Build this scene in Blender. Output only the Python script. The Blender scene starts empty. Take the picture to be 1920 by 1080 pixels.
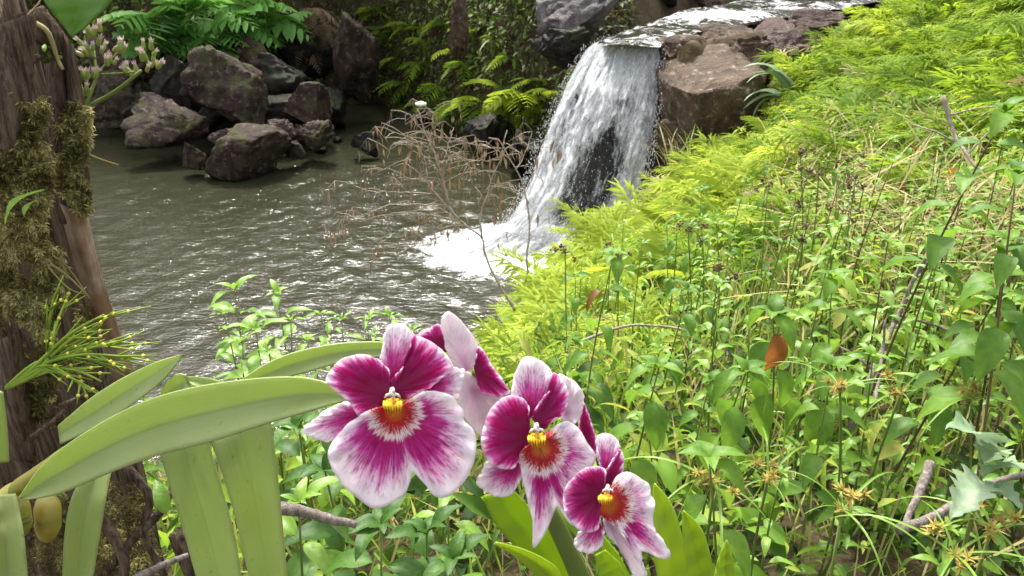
import bpy, math, random
import numpy as np
from mathutils import Vector, Matrix, noise as mnoise

# ------------------------------------------------------------------ camera, world, sun, exposure
SC = bpy.context.scene
COL = SC.collection
H, PITCH, F = 4.6, math.radians(25.0), 1450.0
cp, sp = math.cos(PITCH), math.sin(PITCH)
cam_d = bpy.data.cameras.new('camera')
cam = bpy.data.objects.new('camera', cam_d); COL.objects.link(cam)
cam.location = (0, 0, H); cam.rotation_euler = (math.pi / 2 - PITCH, 0, 0)
cam_d.sensor_width = 36; cam_d.lens = 36 * F / 1920
cam_d.clip_start = 0.02; cam_d.clip_end = 600
cam_d.dof.use_dof = True; cam_d.dof.focus_distance = 0.95; cam_d.dof.aperture_fstop = 24.0
SC.camera = cam
SUN_EL, SUN_AZ = math.radians(56), math.radians(-16)      # azimuth from +Y, negative to the left
w = bpy.data.worlds.new('World'); SC.world = w; w.use_nodes = True
wn = w.node_tree.nodes; wl = w.node_tree.links
for n in list(wn): wn.remove(n)
sky = wn.new('ShaderNodeTexSky'); sky.sky_type = 'NISHITA'; sky.sun_disc = False
sky.sun_elevation = SUN_EL; sky.sun_rotation = SUN_AZ; sky.dust_density = 5.0; sky.air_density = 1.0; sky.ozone_density = 0.6
hs = wn.new('ShaderNodeHueSaturation'); hs.inputs['Saturation'].default_value = 0.3
bg = wn.new('ShaderNodeBackground'); bg.inputs['Strength'].default_value = 0.15
wo = wn.new('ShaderNodeOutputWorld')
wl.new(sky.outputs[0], hs.inputs['Color']); wl.new(hs.outputs[0], bg.inputs[0]); wl.new(bg.outputs[0], wo.inputs[0])
sun_d = bpy.data.lights.new('sun', 'SUN'); sun_d.energy = 2.0; sun_d.angle = math.radians(6); sun_d.color = (1, .95, .86)
sun = bpy.data.objects.new('sun', sun_d); COL.objects.link(sun)
sdir = Vector((math.sin(SUN_AZ) * math.cos(SUN_EL), math.cos(SUN_AZ) * math.cos(SUN_EL), math.sin(SUN_EL)))
sun.rotation_euler = sdir.to_track_quat('Z', 'Y').to_euler(); sun.location = (0, 0, 30)
SC.view_settings.view_transform = 'Standard'; SC.view_settings.look = 'None'
SC.view_settings.exposure = 1.62; SC.view_settings.gamma = 1
SC.render.engine = 'CYCLES'
SC.cycles.max_bounces = 5; SC.cycles.diffuse_bounces = 3; SC.cycles.glossy_bounces = 3; SC.cycles.transmission_bounces = 4; SC.cycles.transparent_max_bounces = 8

RND = random.Random(7)
NR = np.random.RandomState(5)

# ------------------------------------------------------------------ helpers
FWD = np.array([0, cp, -sp]); UPV = np.array([0, sp, cp]); RGT = np.array([1., 0, 0])
CAMP = np.array([0, 0, H])
def ray(px, py): return FWD + RGT * ((px - 960) / F) - UPV * ((py - 540) / F)
def P(px, py, d): return CAMP + ray(px, py) * d              # d metres in front of the lens
def PY(px, py, y): r = ray(px, py); return CAMP + r * (y / r[1])
def PZ(px, py, z): r = ray(px, py); return CAMP + r * ((z - H) / r[2])
def uni(a, b): return RND.uniform(a, b)

def tag(o, label=None, cat=None, group=None, kind=None):
    if label: o['label'] = label
    if cat: o['category'] = cat
    if group: o['group'] = group
    if kind: o['kind'] = kind
    return o
def link(name, mesh, parent=None):
    o = bpy.data.objects.new(name, mesh); COL.objects.link(o)
    if parent: o.parent = parent
    return o
def empty(name, loc, rz=0, s=1.0):
    o = bpy.data.objects.new(name, None); COL.objects.link(o)
    o.empty_display_size = .05; o.location = Vector([float(c) for c in loc]); o.rotation_euler = (0, 0, rz); o.scale = (s, s, s)
    return o
def mesh_np(name, V, Fc, mat, smooth=True, tint=None, uv=None, attrs=None):
    V = np.asarray(V, float)
    me = bpy.data.meshes.new(name)
    me.from_pydata(V.tolist(), [], [tuple(int(i) for i in f) for f in Fc] if not isinstance(Fc, np.ndarray) else Fc.tolist())
    if smooth: me.polygons.foreach_set('use_smooth', [True] * len(me.polygons))
    if tint is not None:
        a = me.attributes.new('tint', 'FLOAT', 'POINT'); a.data.foreach_set('value', np.asarray(tint, 'f'))
    for k, v in (attrs or {}).items():
        a = me.attributes.new(k, 'FLOAT', 'POINT'); a.data.foreach_set('value', np.asarray(v, 'f'))
    if uv is not None:
        a = me.attributes.new('puv', 'FLOAT_VECTOR', 'POINT')
        a.data.foreach_set('vector', np.asarray(uv, 'f').ravel())
    me.materials.append(mat)
    me.update()
    return me

class MB:
    def __init__(s): s.v = []; s.f = []; s.t = []
    def add(s, V, Fc, t=0.5):
        o = len(s.v); s.v += [tuple(float(c) for c in p) for p in V]
        s.f += [tuple(i + o for i in f) for f in Fc]
        s.t += list(t) if hasattr(t, '__len__') else [t] * len(V)
    def tube(s, pts, rad, n=6, t=0.5, cap=True):
        pts = [np.asarray(p, float) for p in pts]; m = len(pts)
        if not hasattr(rad, '__len__'): rad = [rad] * m
        V = []; up = np.array([.13, .31, .94])
        for i in range(m):
            d = pts[min(i + 1, m - 1)] - pts[max(i - 1, 0)]; d = d / (np.linalg.norm(d) + 1e-9)
            a = np.cross(d, up); l = np.linalg.norm(a)
            if l < .05: a = np.cross(d, np.array([1, 0, 0.])); l = np.linalg.norm(a)
            a /= l; b = np.cross(d, a)
            for k in range(n):
                g = 2 * math.pi * k / n; V.append(pts[i] + (a * math.cos(g) + b * math.sin(g)) * rad[i])
        Fc = [(i * n + k, i * n + (k + 1) % n, (i + 1) * n + (k + 1) % n, (i + 1) * n + k) for i in range(m - 1) for k in range(n)]
        if cap: Fc += [tuple(range(n - 1, -1, -1)), tuple((m - 1) * n + k for k in range(n))]
        s.add(V, Fc, t)
    def blade(s, p0, p1, wdt, droop=0.0, seg=3, t=.5, side=None, tipw=0.0, midw=1.0):
        p0 = np.asarray(p0, float); p1 = np.asarray(p1, float); d = p1 - p0
        if side is None:
            side = np.cross(d, [0, 0, 1.]); l = np.linalg.norm(side); side = side / l if l > 1e-6 else np.array([1., 0, 0])
        V = []
        for i in range(seg + 1):
            u = i / seg; c = p0 + d * u - np.array([0, 0, 1.]) * droop * u * u
            ww = wdt * .5 * max(math.sin(math.pi * min(1, .18 + .82 * u)) ** .7 if u < 1 else 0, tipw)
            V += [c - side * ww, c + side * ww]
        s.add(V, [(2 * i, 2 * i + 1, 2 * i + 3, 2 * i + 2) for i in range(seg)], t)
    def mesh(s, name, mat, smooth=True): return mesh_np(name, s.v, s.f, mat, smooth, s.t)
    def build(s, name, mat, parent=None, smooth=True): return link(name, s.mesh(name, mat, smooth), parent)

def catmull(pts, n, closed=False):
    pts = np.asarray(pts, float); m = len(pts)
    seg = m if closed else m - 1
    out = []
    D = 24
    for i in range(seg):
        if closed: a, b, c, d = pts[(i - 1) % m], pts[i], pts[(i + 1) % m], pts[(i + 2) % m]
        else: a, b, c, d = pts[max(i - 1, 0)], pts[i], pts[i + 1], pts[min(i + 2, m - 1)]
        for k in range(D):
            t = k / D
            out.append(.5 * ((2 * b) + (c - a) * t + (2 * a - 5 * b + 4 * c - d) * t * t + (3 * b - a - 3 * c + d) * t ** 3))
    if not closed: out.append(pts[-1])
    else: out.append(out[0])
    out = np.array(out); L = np.r_[0, np.cumsum(np.linalg.norm(np.diff(out, axis=0), axis=1))]
    s = np.linspace(0, L[-1], n + 1)[:-1] if closed else np.linspace(0, L[-1], n)
    return np.stack([np.interp(s, L, out[:, j]) for j in range(out.shape[1])], 1)

# ------------------------------------------------------------------ node materials
class NM:
    def __init__(s, name):
        s.m = bpy.data.materials.new(name); s.m.use_nodes = True; s.t = s.m.node_tree
        for n in list(s.t.nodes): s.t.nodes.remove(n)
        s.out = s.t.nodes.new('ShaderNodeOutputMaterial')
    def put(s, sock, v):
        if v is None: return
        if isinstance(v, bpy.types.NodeSocket): s.t.links.new(v, sock)
        else:
            if hasattr(v, '__len__') and len(v) == 3 and sock.type == 'RGBA': v = (*v, 1)
            sock.default_value = v
    def n(s, typ, ins=None, **kw):
        x = s.t.nodes.new(typ)
        for k, v in kw.items(): setattr(x, k, v)
        for k, v in (ins or {}).items(): s.put(x.inputs[k], v)
        return x
    def math(s, op, a, b=None, clamp=False):
        x = s.n('ShaderNodeMath', operation=op, use_clamp=clamp); s.put(x.inputs[0], a); s.put(x.inputs[1], b); return x.outputs[0]
    def mix(s, f, a, b):
        x = s.n('ShaderNodeMix', data_type='RGBA'); s.put(x.inputs[0], f); s.put(x.inputs[6], a); s.put(x.inputs[7], b); return x.outputs[2]
    def ramp(s, f, stops):
        x = s.n('ShaderNodeValToRGB'); s.put(x.inputs[0], f); e = x.color_ramp.elements
        while len(e) < len(stops): e.new(.5)
        for i, (p, c) in enumerate(stops):
            e[i].position = p; e[i].color = (c, c, c, 1) if not hasattr(c, '__len__') else (*c, 1)
        return x.outputs[0]
    def noise(s, vec, scale, detail=4, rough=.55, dist=0.0):
        x = s.n('ShaderNodeTexNoise'); s.put(x.inputs['Vector'], vec)
        x.inputs['Scale'].default_value = scale; x.inputs['Detail'].default_value = detail
        x.inputs['Roughness'].default_value = rough; x.inputs['Distortion'].default_value = dist
        return x.outputs[0]
    def attr(s, name, o='Fac'): return s.n('ShaderNodeAttribute', attribute_name=name).outputs[o]
    def coord(s, o='Object'): return s.n('ShaderNodeTexCoord').outputs[o]
    def pos(s): return s.n('ShaderNodeNewGeometry').outputs['Position']
    def rnd(s): return s.n('ShaderNodeObjectInfo').outputs['Random']
    def scale(s, v, k):
        x = s.n('ShaderNodeMapping'); s.put(x.inputs['Vector'], v); x.inputs['Scale'].default_value = k; return x.outputs[0]
    def bump(s, h, strength=.5, dist=.02, normal=None):
        x = s.n('ShaderNodeBump'); s.put(x.inputs['Height'], h); x.inputs['Strength'].default_value = strength; x.inputs['Distance'].default_value = dist
        if normal is not None: s.put(x.inputs['Normal'], normal)
        return x.outputs[0]
    def bsdf(s, col, rough=.6, normal=None, spec=.5, **kw):
        x = s.n('ShaderNodeBsdfPrincipled'); s.put(x.inputs['Base Color'], col); s.put(x.inputs['Roughness'], rough)
        s.put(x.inputs['Specular IOR Level'], spec)
        if normal is not None: s.put(x.inputs['Normal'], normal)
        for k, v in kw.items(): s.put(x.inputs[k], v)
        return x.outputs[0]
    def mixs(s, f, a, b):
        x = s.n('ShaderNodeMixShader'); s.put(x.inputs[0], f); s.t.links.new(a, x.inputs[1]); s.t.links.new(b, x.inputs[2]); return x.outputs[0]
    def done(s, sh): s.t.links.new(sh, s.out.inputs[0]); return s.m

def leaf_mat(name, stops, rough=.45, trans=.35, spec=.4, nscale=9.0, tcol=None, vein=0.0, tintw=.55):
    """stops: list of colours, picked by per-object random, the 'tint' attribute and a little noise"""
    m = NM(name)
    f = m.math('ADD', m.math('MULTIPLY', m.attr('tint'), tintw), m.math('MULTIPLY', m.rnd(), 1 - tintw))
    nz = m.noise(m.coord(), nscale, 3)
    f = m.math('ADD', f, m.math('MULTIPLY', m.math('SUBTRACT', nz, .5), .5), True)
    k = len(stops)
    c = m.ramp(f, [(.12 + .76 * i / max(1, k - 1), s) for i, s in enumerate(stops)])
    p = m.bsdf(c, rough, m.bump(nz, .25, .004), spec)
    tc = m.n('ShaderNodeHueSaturation', {'Color': c, 'Hue': .485, 'Saturation': 1.02, 'Value': 1.5}).outputs[0]
    t = m.n('ShaderNodeBsdfTranslucent', {'Color': tc}).outputs[0]
    return m.done(m.mixs(trans, p, t))

def rock_mat(name, dark, light, patch, patch_at=.6, moss=None, wet=.6):
    m = NM(name); v = m.coord()
    n1 = m.noise(v, 1.6, 8, .65, .4); n2 = m.noise(v, 7, 6, .7); n3 = m.noise(v, 34, 3, .6)
    c = m.mix(m.ramp(m.math('ADD', m.math('MULTIPLY', n1, .6), m.math('MULTIPLY', n2, .4)), [(.36, 0.), (.66, 1.)]), dark, light)
    c = m.mix(m.math('MULTIPLY', m.ramp(n2, [(patch_at - .03, 0.), (patch_at + .08, 1.)]), .75), c, patch)
    c = m.mix(m.ramp(n3, [(.33, .55), (.5, 0.)]), c, (dark[0] * .4, dark[1] * .4, dark[2] * .4))
    if moss is not None:
        g = m.n('ShaderNodeNewGeometry'); z = m.n('ShaderNodeSeparateXYZ', {0: g.outputs['Normal']}).outputs[2]
        mk = m.math('MULTIPLY', m.ramp(m.noise(v, 3.2, 5), [(.48, 0.), (.6, 1.)]), m.ramp(z, [(.0, .25), (.7, .9)]))
        c = m.mix(mk, c, moss)
    pz = m.n('ShaderNodeSeparateXYZ', {0: m.pos()}).outputs[2]
    wb = m.ramp(m.math('ADD', pz, m.math('MULTIPLY', m.math('SUBTRACT', n2, .5), .25)), [(.06, 1.), (.17, 0.)])
    c = m.mix(m.math('MULTIPLY', wb, .72), c, (dark[0] * .35, dark[1] * .37, dark[2] * .25)); wet = m.math('SUBTRACT', wet, m.math('MULTIPLY', wb, .28))
    h = m.math('ADD', m.math('MULTIPLY', n1, .6), m.math('ADD', m.math('MULTIPLY', n2, .35), m.math('MULTIPLY', n3, .12)))
    return m.done(m.bsdf(c, wet, m.bump(h, 1.0, .16), .14))

M = {}
M['rock'] = rock_mat('basalt_rock', (.014, .0088, .0068), (.082, .052, .039), (.25, .18, .145), .59, (.045, .05, .012))
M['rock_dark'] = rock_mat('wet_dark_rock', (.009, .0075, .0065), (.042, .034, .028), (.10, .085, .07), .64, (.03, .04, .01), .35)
M['rock_grey'] = rock_mat('grey_rock', (.085, .072, .072), (.22, .19, .19), (.34, .31, .31), .6, None, .5)
M['rock_tan'] = rock_mat('tan_brown_rock', (.04, .026, .017), (.155, .106, .066), (.36, .31, .27), .60, None, .55)
M['rock_red'] = rock_mat('reddish_rock', (.05, .03, .025), (.14, .095, .08), (.28, .22, .20), .62, None, .55)
# soil
m = NM('soil_and_litter'); v = m.pos()
n1 = m.noise(v, 2.2, 8, .65); n2 = m.noise(v, 30, 4, .7)
c = m.ramp(n1, [(.3, (.020, .014, .008)), (.5, (.058, .040, .022)), (.68, (.080, .066, .027))])
c = m.mix(m.ramp(n2, [(.5, 0.), (.7, .7)]), c, (.09, .065, .034))
M['soil'] = m.done(m.bsdf(c, .9, m.bump(m.math('ADD', n1, m.math('MULTIPLY', n2, .3)), .8, .08), .2))

# ------------------------------------------------------------------ terrain
WN = [(-40, 9), (-16, 6), (-5, 5.2), (-2, 5.2), (-0.7, 5.7), (-0.25, 7), (.3, 8.5), (1.0, 9.8), (1.55, 10.5), (2.0, 11.3)]
WF = [(1.95, 12.0), (1.25, 12.55), (.75, 13.5), (.55, 14.8), (.4, 16.4), (-1, 18.0), (-2.5, 20.6), (-4, 22.4), (-5.4, 21.6), (-6.5, 19.6), (-9, 19.2), (-11.2, 20), (-16, 20.3), (-40, 22)]
POOL = np.array(WN + WF, float)
STREAM = np.array([(1.88, 12.62), (2.15, 13.5), (3.5, 15.3), (6.5, 18), (11, 22), (20, 28), (50, 40)], float)
def seg_dist(X, Y, pts, closed):
    best = np.full(X.shape, 1e9); m = len(pts); tpar = np.zeros(X.shape)
    for i in range(m if closed else m - 1):
        a = pts[i]; b = pts[(i + 1) % m]; d = b - a
        t = np.clip(((X - a[0]) * d[0] + (Y - a[1]) * d[1]) / (d @ d), 0, 1)
        q = np.hypot(X - a[0] - t * d[0], Y - a[1] - t * d[1])
        k = q < best; best = np.where(k, q, best); tpar = np.where(k, i + t, tpar)
    return best, tpar
def inside(X, Y, pts):
    r = np.zeros(X.shape, bool); m = len(pts)
    for i in range(m):
        a = pts[i]; b = pts[(i + 1) % m]
        if a[1] == b[1]: continue
        k = ((a[1] > Y) != (b[1] > Y)) & (X < (b[0] - a[0]) * (Y - a[1]) / (b[1] - a[1]) + a[0]); r ^= k
    return r
CT = np.array([(-1, 2, 2.75), (-1, 3, 2.1), (-1, 4.2, 1.1), (-4, 1, 3.0), (-4, 4, 1.4), (0, 0, 3.1), (0, 1.6, 3.0), (-.3, 2.6, 2.6), (0, 4, 2.0), (.2, 6.4, 1.05), (1.2, 8.6, 1.0),
               (1.9, 9.6, 1.0), (2.8, 10.8, 1.35), (3.9, 11.4, 2.0), (5.0, 12.6, 2.5), (6.6, 14.3, 2.85), (9, 17, 3.0), (1.2, 2.5, 3.0), (1.3, 5, 2.2), (2.5, 7, 2.3), (3.9, 5.7, 3.1), (3, 3, 3.25),
               (5.5, 9, 3.15), (4.1, 9, 2.5), (8, 12, 4.1), (10, 8, 4.6), (14, 14, 6), (12, 20, 5.2), (20, 10, 8), (3, 0, 3.4), (-3, -4, 3.2), (4, -4, 3.8), (30, 25, 10), (-30, 0, 4), (30, -15, 9), (-30, -20, 5)], float)
_K = np.sqrt(((CT[:, None, :2] - CT[None, :, :2]) ** 2).sum(-1) + .25)
_A = np.block([[_K, np.ones((len(CT), 1))], [np.ones((1, len(CT))), np.zeros((1, 1))]])
_W = np.linalg.solve(_A, np.r_[CT[:, 2], 0])
def terrain(X, Y, detail=True):
    X = np.asarray(X, float); Y = np.asarray(Y, float)
    zb = np.full(X.shape, _W[-1])
    for i in range(len(CT)): zb = zb + _W[i] * np.sqrt((X - CT[i, 0]) ** 2 + (Y - CT[i, 1]) ** 2 + .25)
    d, _ = seg_dist(X, Y, POOL, True); ins = inside(X, Y, POOL)
    ydiv = np.interp(X, [-40, -16, 1.6, 2.0, 2.15, 3.5, 6.5, 11, 20, 50], [14, 13, 12.2, 12.4, 13.5, 15.3, 18, 22, 28, 40])
    near = Y < ydiv
    zn = np.minimum(zb, -.6 + 2.6 * d)
    zf = np.minimum(-.6 + 3.2 * d, 2.7 + .42 * d)
    wob = .22 * np.sin(X * 1.7 + Y * .6) * np.sin(Y * 1.3 - X * .4) + .12 * np.sin(X * 4.1 + 1) * np.sin(Y * 3.7)
    zf = zf + wob * np.clip(d, 0, 1)
    zn = zn + .25 * wob * np.clip(d, 0, 1)
    z = np.where(near, zn, zf)
    ds, tp = seg_dist(X, Y, STREAM, False)
    hw = np.interp(tp, [0, 1, 2, 3, 6], [.4, .8, 1.2, 1.6, 2.2])
    zc = 2.62 + np.clip(ds - hw, 0, None) * np.where(near, 1.6, 1.6)
    infall = (~ins)
    z = np.where(infall, np.where(near, z, np.minimum(z, zc)), z)
    z = np.where(infall & near & (ds < hw) & (tp > .3), np.minimum(np.maximum(z, 2.55), 2.62), z)
    z = np.where(infall & near & (ds >= hw) & (tp > .15), np.maximum(z, 3.0 + .02 * (tp > 2) - 1.1 * np.abs(ds - hw - .35)), z)
    z = np.where(ins, np.maximum(-.9, -.6 - d * .6), z)
    if detail: z = z + .03 * np.sin(X * 9 + Y * 3) * np.sin(Y * 8 - X * 2.)
    return z
def gz(x, y): return float(terrain(np.array([x]), np.array([y]))[0])

gx = np.r_[np.linspace(-120, -16, 18)[:-1], np.linspace(-16, -2, 100)[:-1], np.linspace(-2, 9, 120)[:-1], np.linspace(9, 30, 30)[:-1], np.linspace(30, 120, 12)]
gy = np.r_[np.linspace(-80, -4, 14)[:-1], np.linspace(-4, 26, 260)[:-1], np.linspace(26, 60, 30)[:-1], np.linspace(60, 160, 10)]
GX, GY = np.meshgrid(gx, gy); GZ = terrain(GX, GY)
nx, ny = len(gx), len(gy)
idx = np.arange(nx * ny).reshape(ny, nx)
Q = np.stack([idx[:-1, :-1], idx[:-1, 1:], idx[1:, 1:], idx[1:, :-1]], -1).reshape(-1, 4)
ground = link('ground', mesh_np('ground', np.stack([GX, GY, GZ], -1).reshape(-1, 3), Q, M['soil']))
tag(ground, 'brown soil banks around the pool', kind='structure')

# ------------------------------------------------------------------ water
FB = PZ(985, 470, 0)             # foot of the falls
m = NM('murky_pool_water'); v = m.pos()
foam_a = m.attr('foam')
fn = m.noise(m.scale(v, (1, 1, 1)), 2.6, 8, .68, .8); fn2 = m.noise(v, 11, 5, .7, .5)
fk = m.math('ADD', m.math('MULTIPLY', fn, .62), m.math('MULTIPLY', fn2, .38))
fm = m.math('MULTIPLY', m.math('SUBTRACT', m.math('ADD', foam_a, fk), 1.0), 7.0, True)
b = m.bump(m.noise(m.scale(v, (.8, 1.3, 1)), 8, 3, .55, .5), .42, .05); b.node.inputs['Strength'].default_value = .4; m.put(b.node.inputs['Strength'], m.attr('chop'))
b = m.bump(m.noise(m.scale(v, (.8, 1.2, 1)), 21, 3, .6, .3), .34, .022, b)
wat = m.bsdf(m.mix(m.noise(v, .35, 3), (.019, .0195, .0105), (.034, .033, .019)), .06, b, .5, IOR=1.33)
foam = m.bsdf(m.mix(fn2, (.62, .64, .66), (.9, .9, .9)), .7, b, .3)
M['pool'] = m.done(m.mixs(fm, wat, foam))
wx = np.r_[np.linspace(-40, -13, 14)[:-1], np.linspace(-13, 3, 290)]; wy = np.r_[np.linspace(3.5, 6, 10)[:-1], np.linspace(6, 23.5, 300)]
WX, WY = np.meshgrid(wx, wy)
WZ = np.zeros_like(WX); r = np.hypot(WX - FB[0], WY - FB[1])
amp = np.exp(-r / 9.0)
WZ += .008 * amp * np.sin(r * 7.5 + 1.2 * np.sin(WX * 1.1) + .8 * np.sin(WY * .9))
for k in range(26):
    a = uni(0, 6.28); kk = uni(9, 30); WZ += (.034 / kk) * np.sin(kk * (WX * math.cos(a) + WY * math.sin(a)) + uni(0, 6) + .7 * np.sin(WX * uni(.5, 1.5)) + .7 * np.sin(WY * uni(.5, 1.5))) * (.24 + .75 * np.exp(-r / 6.5))
dl = np.clip(1 - r / 1.5, 0, 1); WZ += .12 * dl * np.abs(np.sin(WX * 9 + WY * 4) * np.sin(WY * 11 - WX * 5))
fx = (WX - FB[0]) ; fy = (WY - FB[1])
FOAM = np.clip(1.06 - np.hypot((fx + .05) / 1.5, (fy - .1) / 1.05) * .5, 0, 1)
FOAM = np.maximum(FOAM, np.clip(.42 - r / 14, 0, 1))
n1, n2 = len(wx), len(wy); idx = np.arange(n1 * n2).reshape(n2, n1)
Q = np.stack([idx[:-1, :-1], idx[:-1, 1:], idx[1:, 1:], idx[1:, :-1]], -1).reshape(-1, 4)
pool = link('pool_water', mesh_np('pool_water', np.stack([WX, WY, WZ], -1).reshape(-1, 3), Q, M['pool'], attrs={'foam': FOAM.ravel(), 'chop': (.20 + .28 * np.exp(-r / 7.0)).ravel()}))
tag(pool, 'murky olive pool with silver ripples', kind='structure')

# stream above the falls
ns, nw = 90, 26
cl = catmull(STREAM[:6], ns); SV = []; SF = []
for i in range(ns):
    t = cl[min(i + 1, ns - 1)] - cl[max(i - 1, 0)]; t /= np.linalg.norm(t); nrm = np.array([-t[1], t[0]])
    s_ = i / (ns - 1) * 5; hw = np.interp(s_, [0, 1, 2, 3, 5], [.45, .95, 1.55, 2.1, 2.8])
    for k in range(nw):
        u = (k / (nw - 1) - .5) * 2; p = cl[i] + nrm * u * hw
        z = 2.93 - .30 * max(0, abs(u) - .8) * min(1, i / 12) + .045 * max(0, np.hypot(*(cl[i] - STREAM[0])) - .8) + .03 * math.sin(p[0] * 5 + p[1] * 3) * math.sin(p[1] * 6 - p[0] * 2)
        dd = np.hypot(p[0] - 3.9, p[1] - 16.2); z += .07 * math.exp(-(dd / .9) ** 2)
        SV.append((p[0], p[1], z)); SF.append(np.clip(.70 - np.hypot((p[0] - 3.9) / 1.3, (p[1] - 15.6) / .75) * .24, .50, 1))
idx = np.arange(ns * nw).reshape(ns, nw)
Q = np.stack([idx[:-1, :-1], idx[:-1, 1:], idx[1:, 1:], idx[1:, :-1]], -1).reshape(-1, 4)
st = link('stream_water', mesh_np('stream_water', SV, Q, M['pool'], attrs={'foam': SF, 'chop': [.4] * len(SF)}))
tag(st, 'foaming stream feeding the waterfall', kind='structure')

# waterfall: three strands of falling water over a rock apron
m = NM('falling_water'); uvv = m.attr('puv', 'Vector')
n1 = m.noise(m.scale(uvv, (7, 3.0, 1)), 1.7, 8, .72, .9); n2 = m.noise(m.scale(uvv, (19, 13, 1)), 2.0, 6, .75, .5)
n3 = m.noise(m.scale(uvv, (3.2, 1.0, 1)), 1.5, 4, .6, .4)
k = m.math('ADD', m.math('MULTIPLY', n1, .66), m.math('ADD', m.math('MULTIPLY', n2, .36), m.math('MULTIPLY', n3, .08)))
k = m.math('SUBTRACT', k, m.attr('thin'))
al = m.ramp(k, [(.40, .02), (.48, .42), (.585, 1.)])
wc = m.mix(m.ramp(n2, [(.38, 0.), (.58, 1.)]), (.42, .45, .48), (.92, .92, .92))
wf = m.mixs(.25, m.bsdf(wc, .4, m.bump(n2, .6, .05), .5), m.n('ShaderNodeBsdfTranslucent', {'Color': (.85, .88, .9)}).outputs[0])
M['falls'] = m.done(m.mixs(al, m.n('ShaderNodeBsdfTransparent').outputs[0], wf))
LE = np.array([(1140, 68), (1108, 84), (1085, 115), (1055, 175), (1025, 245), (1000, 320), (968, 390), (925, 440), (862, 480)], float)
RE = np.array([(1232, 70), (1240, 88), (1238, 125), (1234, 180), (1224, 245), (1210, 310), (1196, 370), (1190, 420), (1180, 470)], float)
DY = np.array([13.15, 12.42, 12.2, 12.05, 11.85, 11.65, 11.5, 11.35, 11.15])
nv, nu = 150, 70
le, re_, dy = catmull(LE, nv), catmull(RE, nv), catmull(np.c_[DY, DY * 0], nv)[:, 0]
def falls_sheet(name, off, seed, thick):
    V = []; UV = []; TH = []
    for i in range(nv):
        v_ = i / (nv - 1)
        for j in range(nu):
            u = j / (nu - 1); p = le[i] * (1 - u) + re_[i] * u
            bulge = .25 * math.sin(math.pi * u) * math.sin(math.pi * min(1, v_ * 1.1))
            s = mnoise.noise(Vector((u * 8 + seed, v_ * 2.4, seed * 2.))) * .16 + abs(mnoise.noise(Vector((u * 15 + seed, v_ * 7, seed)))) * .12 + mnoise.noise(Vector((u * 34, v_ * 22, seed))) * .05
            fr = min(1, max(0, v_ - .06) * 5)
            q = PY(p[0], p[1], dy[i] - (bulge + s + off) * fr)
            if v_ > .93: q[2] = max(q[2], .02)
            V.append(q); UV.append((u + .12 * v_ * (u - .5) + seed, v_ * 1.25, seed))
            dk = math.exp(-(((u - .62 + .05 * v_) / .25) ** 2 + ((v_ - .66) / .26) ** 2) ** 2) * .20
            dk += .10 * math.exp(-(((u - .72) / .12) ** 2 + ((v_ - .30) / .07) ** 2)) + .07 * math.exp(-(((u - .16) / .10) ** 2 + ((v_ - .45) / .2) ** 2))
            edge = .16 * max(0, 1 - min(u, 1 - u) / .03)
            lo = -.16 * max(0, (v_ - .86) / .14) - .03
            TH.append(dk + edge + lo + thick + .30 * max(0, 1 - v_ / .07) + .10 * mnoise.noise(Vector((u * 9 - v_ * 1.5 + seed, v_ * 3.5, 4))))
    idx = np.arange(nv * nu).reshape(nv, nu)
    Q = np.stack([idx[:-1, :-1], idx[:-1, 1:], idx[1:, 1:], idx[1:, :-1]], -1).reshape(-1, 4)
    return mesh_np(name, V, Q, M['falls'], uv=UV, attrs={'thin': TH})
wfall = link('waterfall', falls_sheet('waterfall', 0, 1.3, 0.0)); tag(wfall, 'white waterfall sliding down dark rock into the pool', 'waterfall')
link('water_veil', falls_sheet('water_veil', .14, 5.7, .07), wfall)
# droplets and splash
def ico():
    t = (1 + 5 ** .5) / 2
    V = np.array([(-1, t, 0), (1, t, 0), (-1, -t, 0), (1, -t, 0), (0, -1, t), (0, 1, t), (0, -1, -t), (0, 1, -t), (t, 0, -1), (t, 0, 1), (-t, 0, -1), (-t, 0, 1)], float)
    Fc = np.array([(0, 11, 5), (0, 5, 1), (0, 1, 7), (0, 7, 10), (0, 10, 11), (1, 5, 9), (5, 11, 4), (11, 10, 2), (10, 7, 6), (7, 1, 8), (3, 9, 4), (3, 4, 2), (3, 2, 6), (3, 6, 8), (3, 8, 9), (4, 9, 5), (2, 4, 11), (6, 2, 10), (8, 6, 7), (9, 8, 1)])
    return V / np.linalg.norm(V[0]), Fc
IV, IF = ico()
def blobs(C, R):
    C = np.asarray(C); R = np.asarray(R)
    V = (C[:, None, :] + IV[None] * R[:, None, :]).reshape(-1, 3)
    Fc = (IF[None] + (np.arange(len(C)) * 12)[:, None, None]).reshape(-1, 3)
    return V, Fc
m = NM('white_spray'); M['spray'] = m.done(m.mixs(.4, m.bsdf((.93, .93, .93), .5), m.n('ShaderNodeBsdfTranslucent', {'Color': (.9, .92, .93)}).outputs[0]))
C = []; R = []
for i in range(3600):
    u = NR.rand(); v_ = min(1, NR.rand() ** .6); i0 = int(v_ * (nv - 1)); uu = u if NR.rand() < .3 else NR.choice([-.03, 1.02]) + NR.randn() * .03
    p = le[i0] * (1 - uu) + re_[i0] * uu
    q = PY(p[0], p[1], dy[i0] - .28 - abs(NR.randn()) * .10 - .2 * math.sin(math.pi * min(1, max(0, u))) * math.sin(math.pi * v_))
    s = NR.uniform(.0015, .004); C.append(q); R.append((s, s, s * NR.uniform(1.5, 6)))
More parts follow.
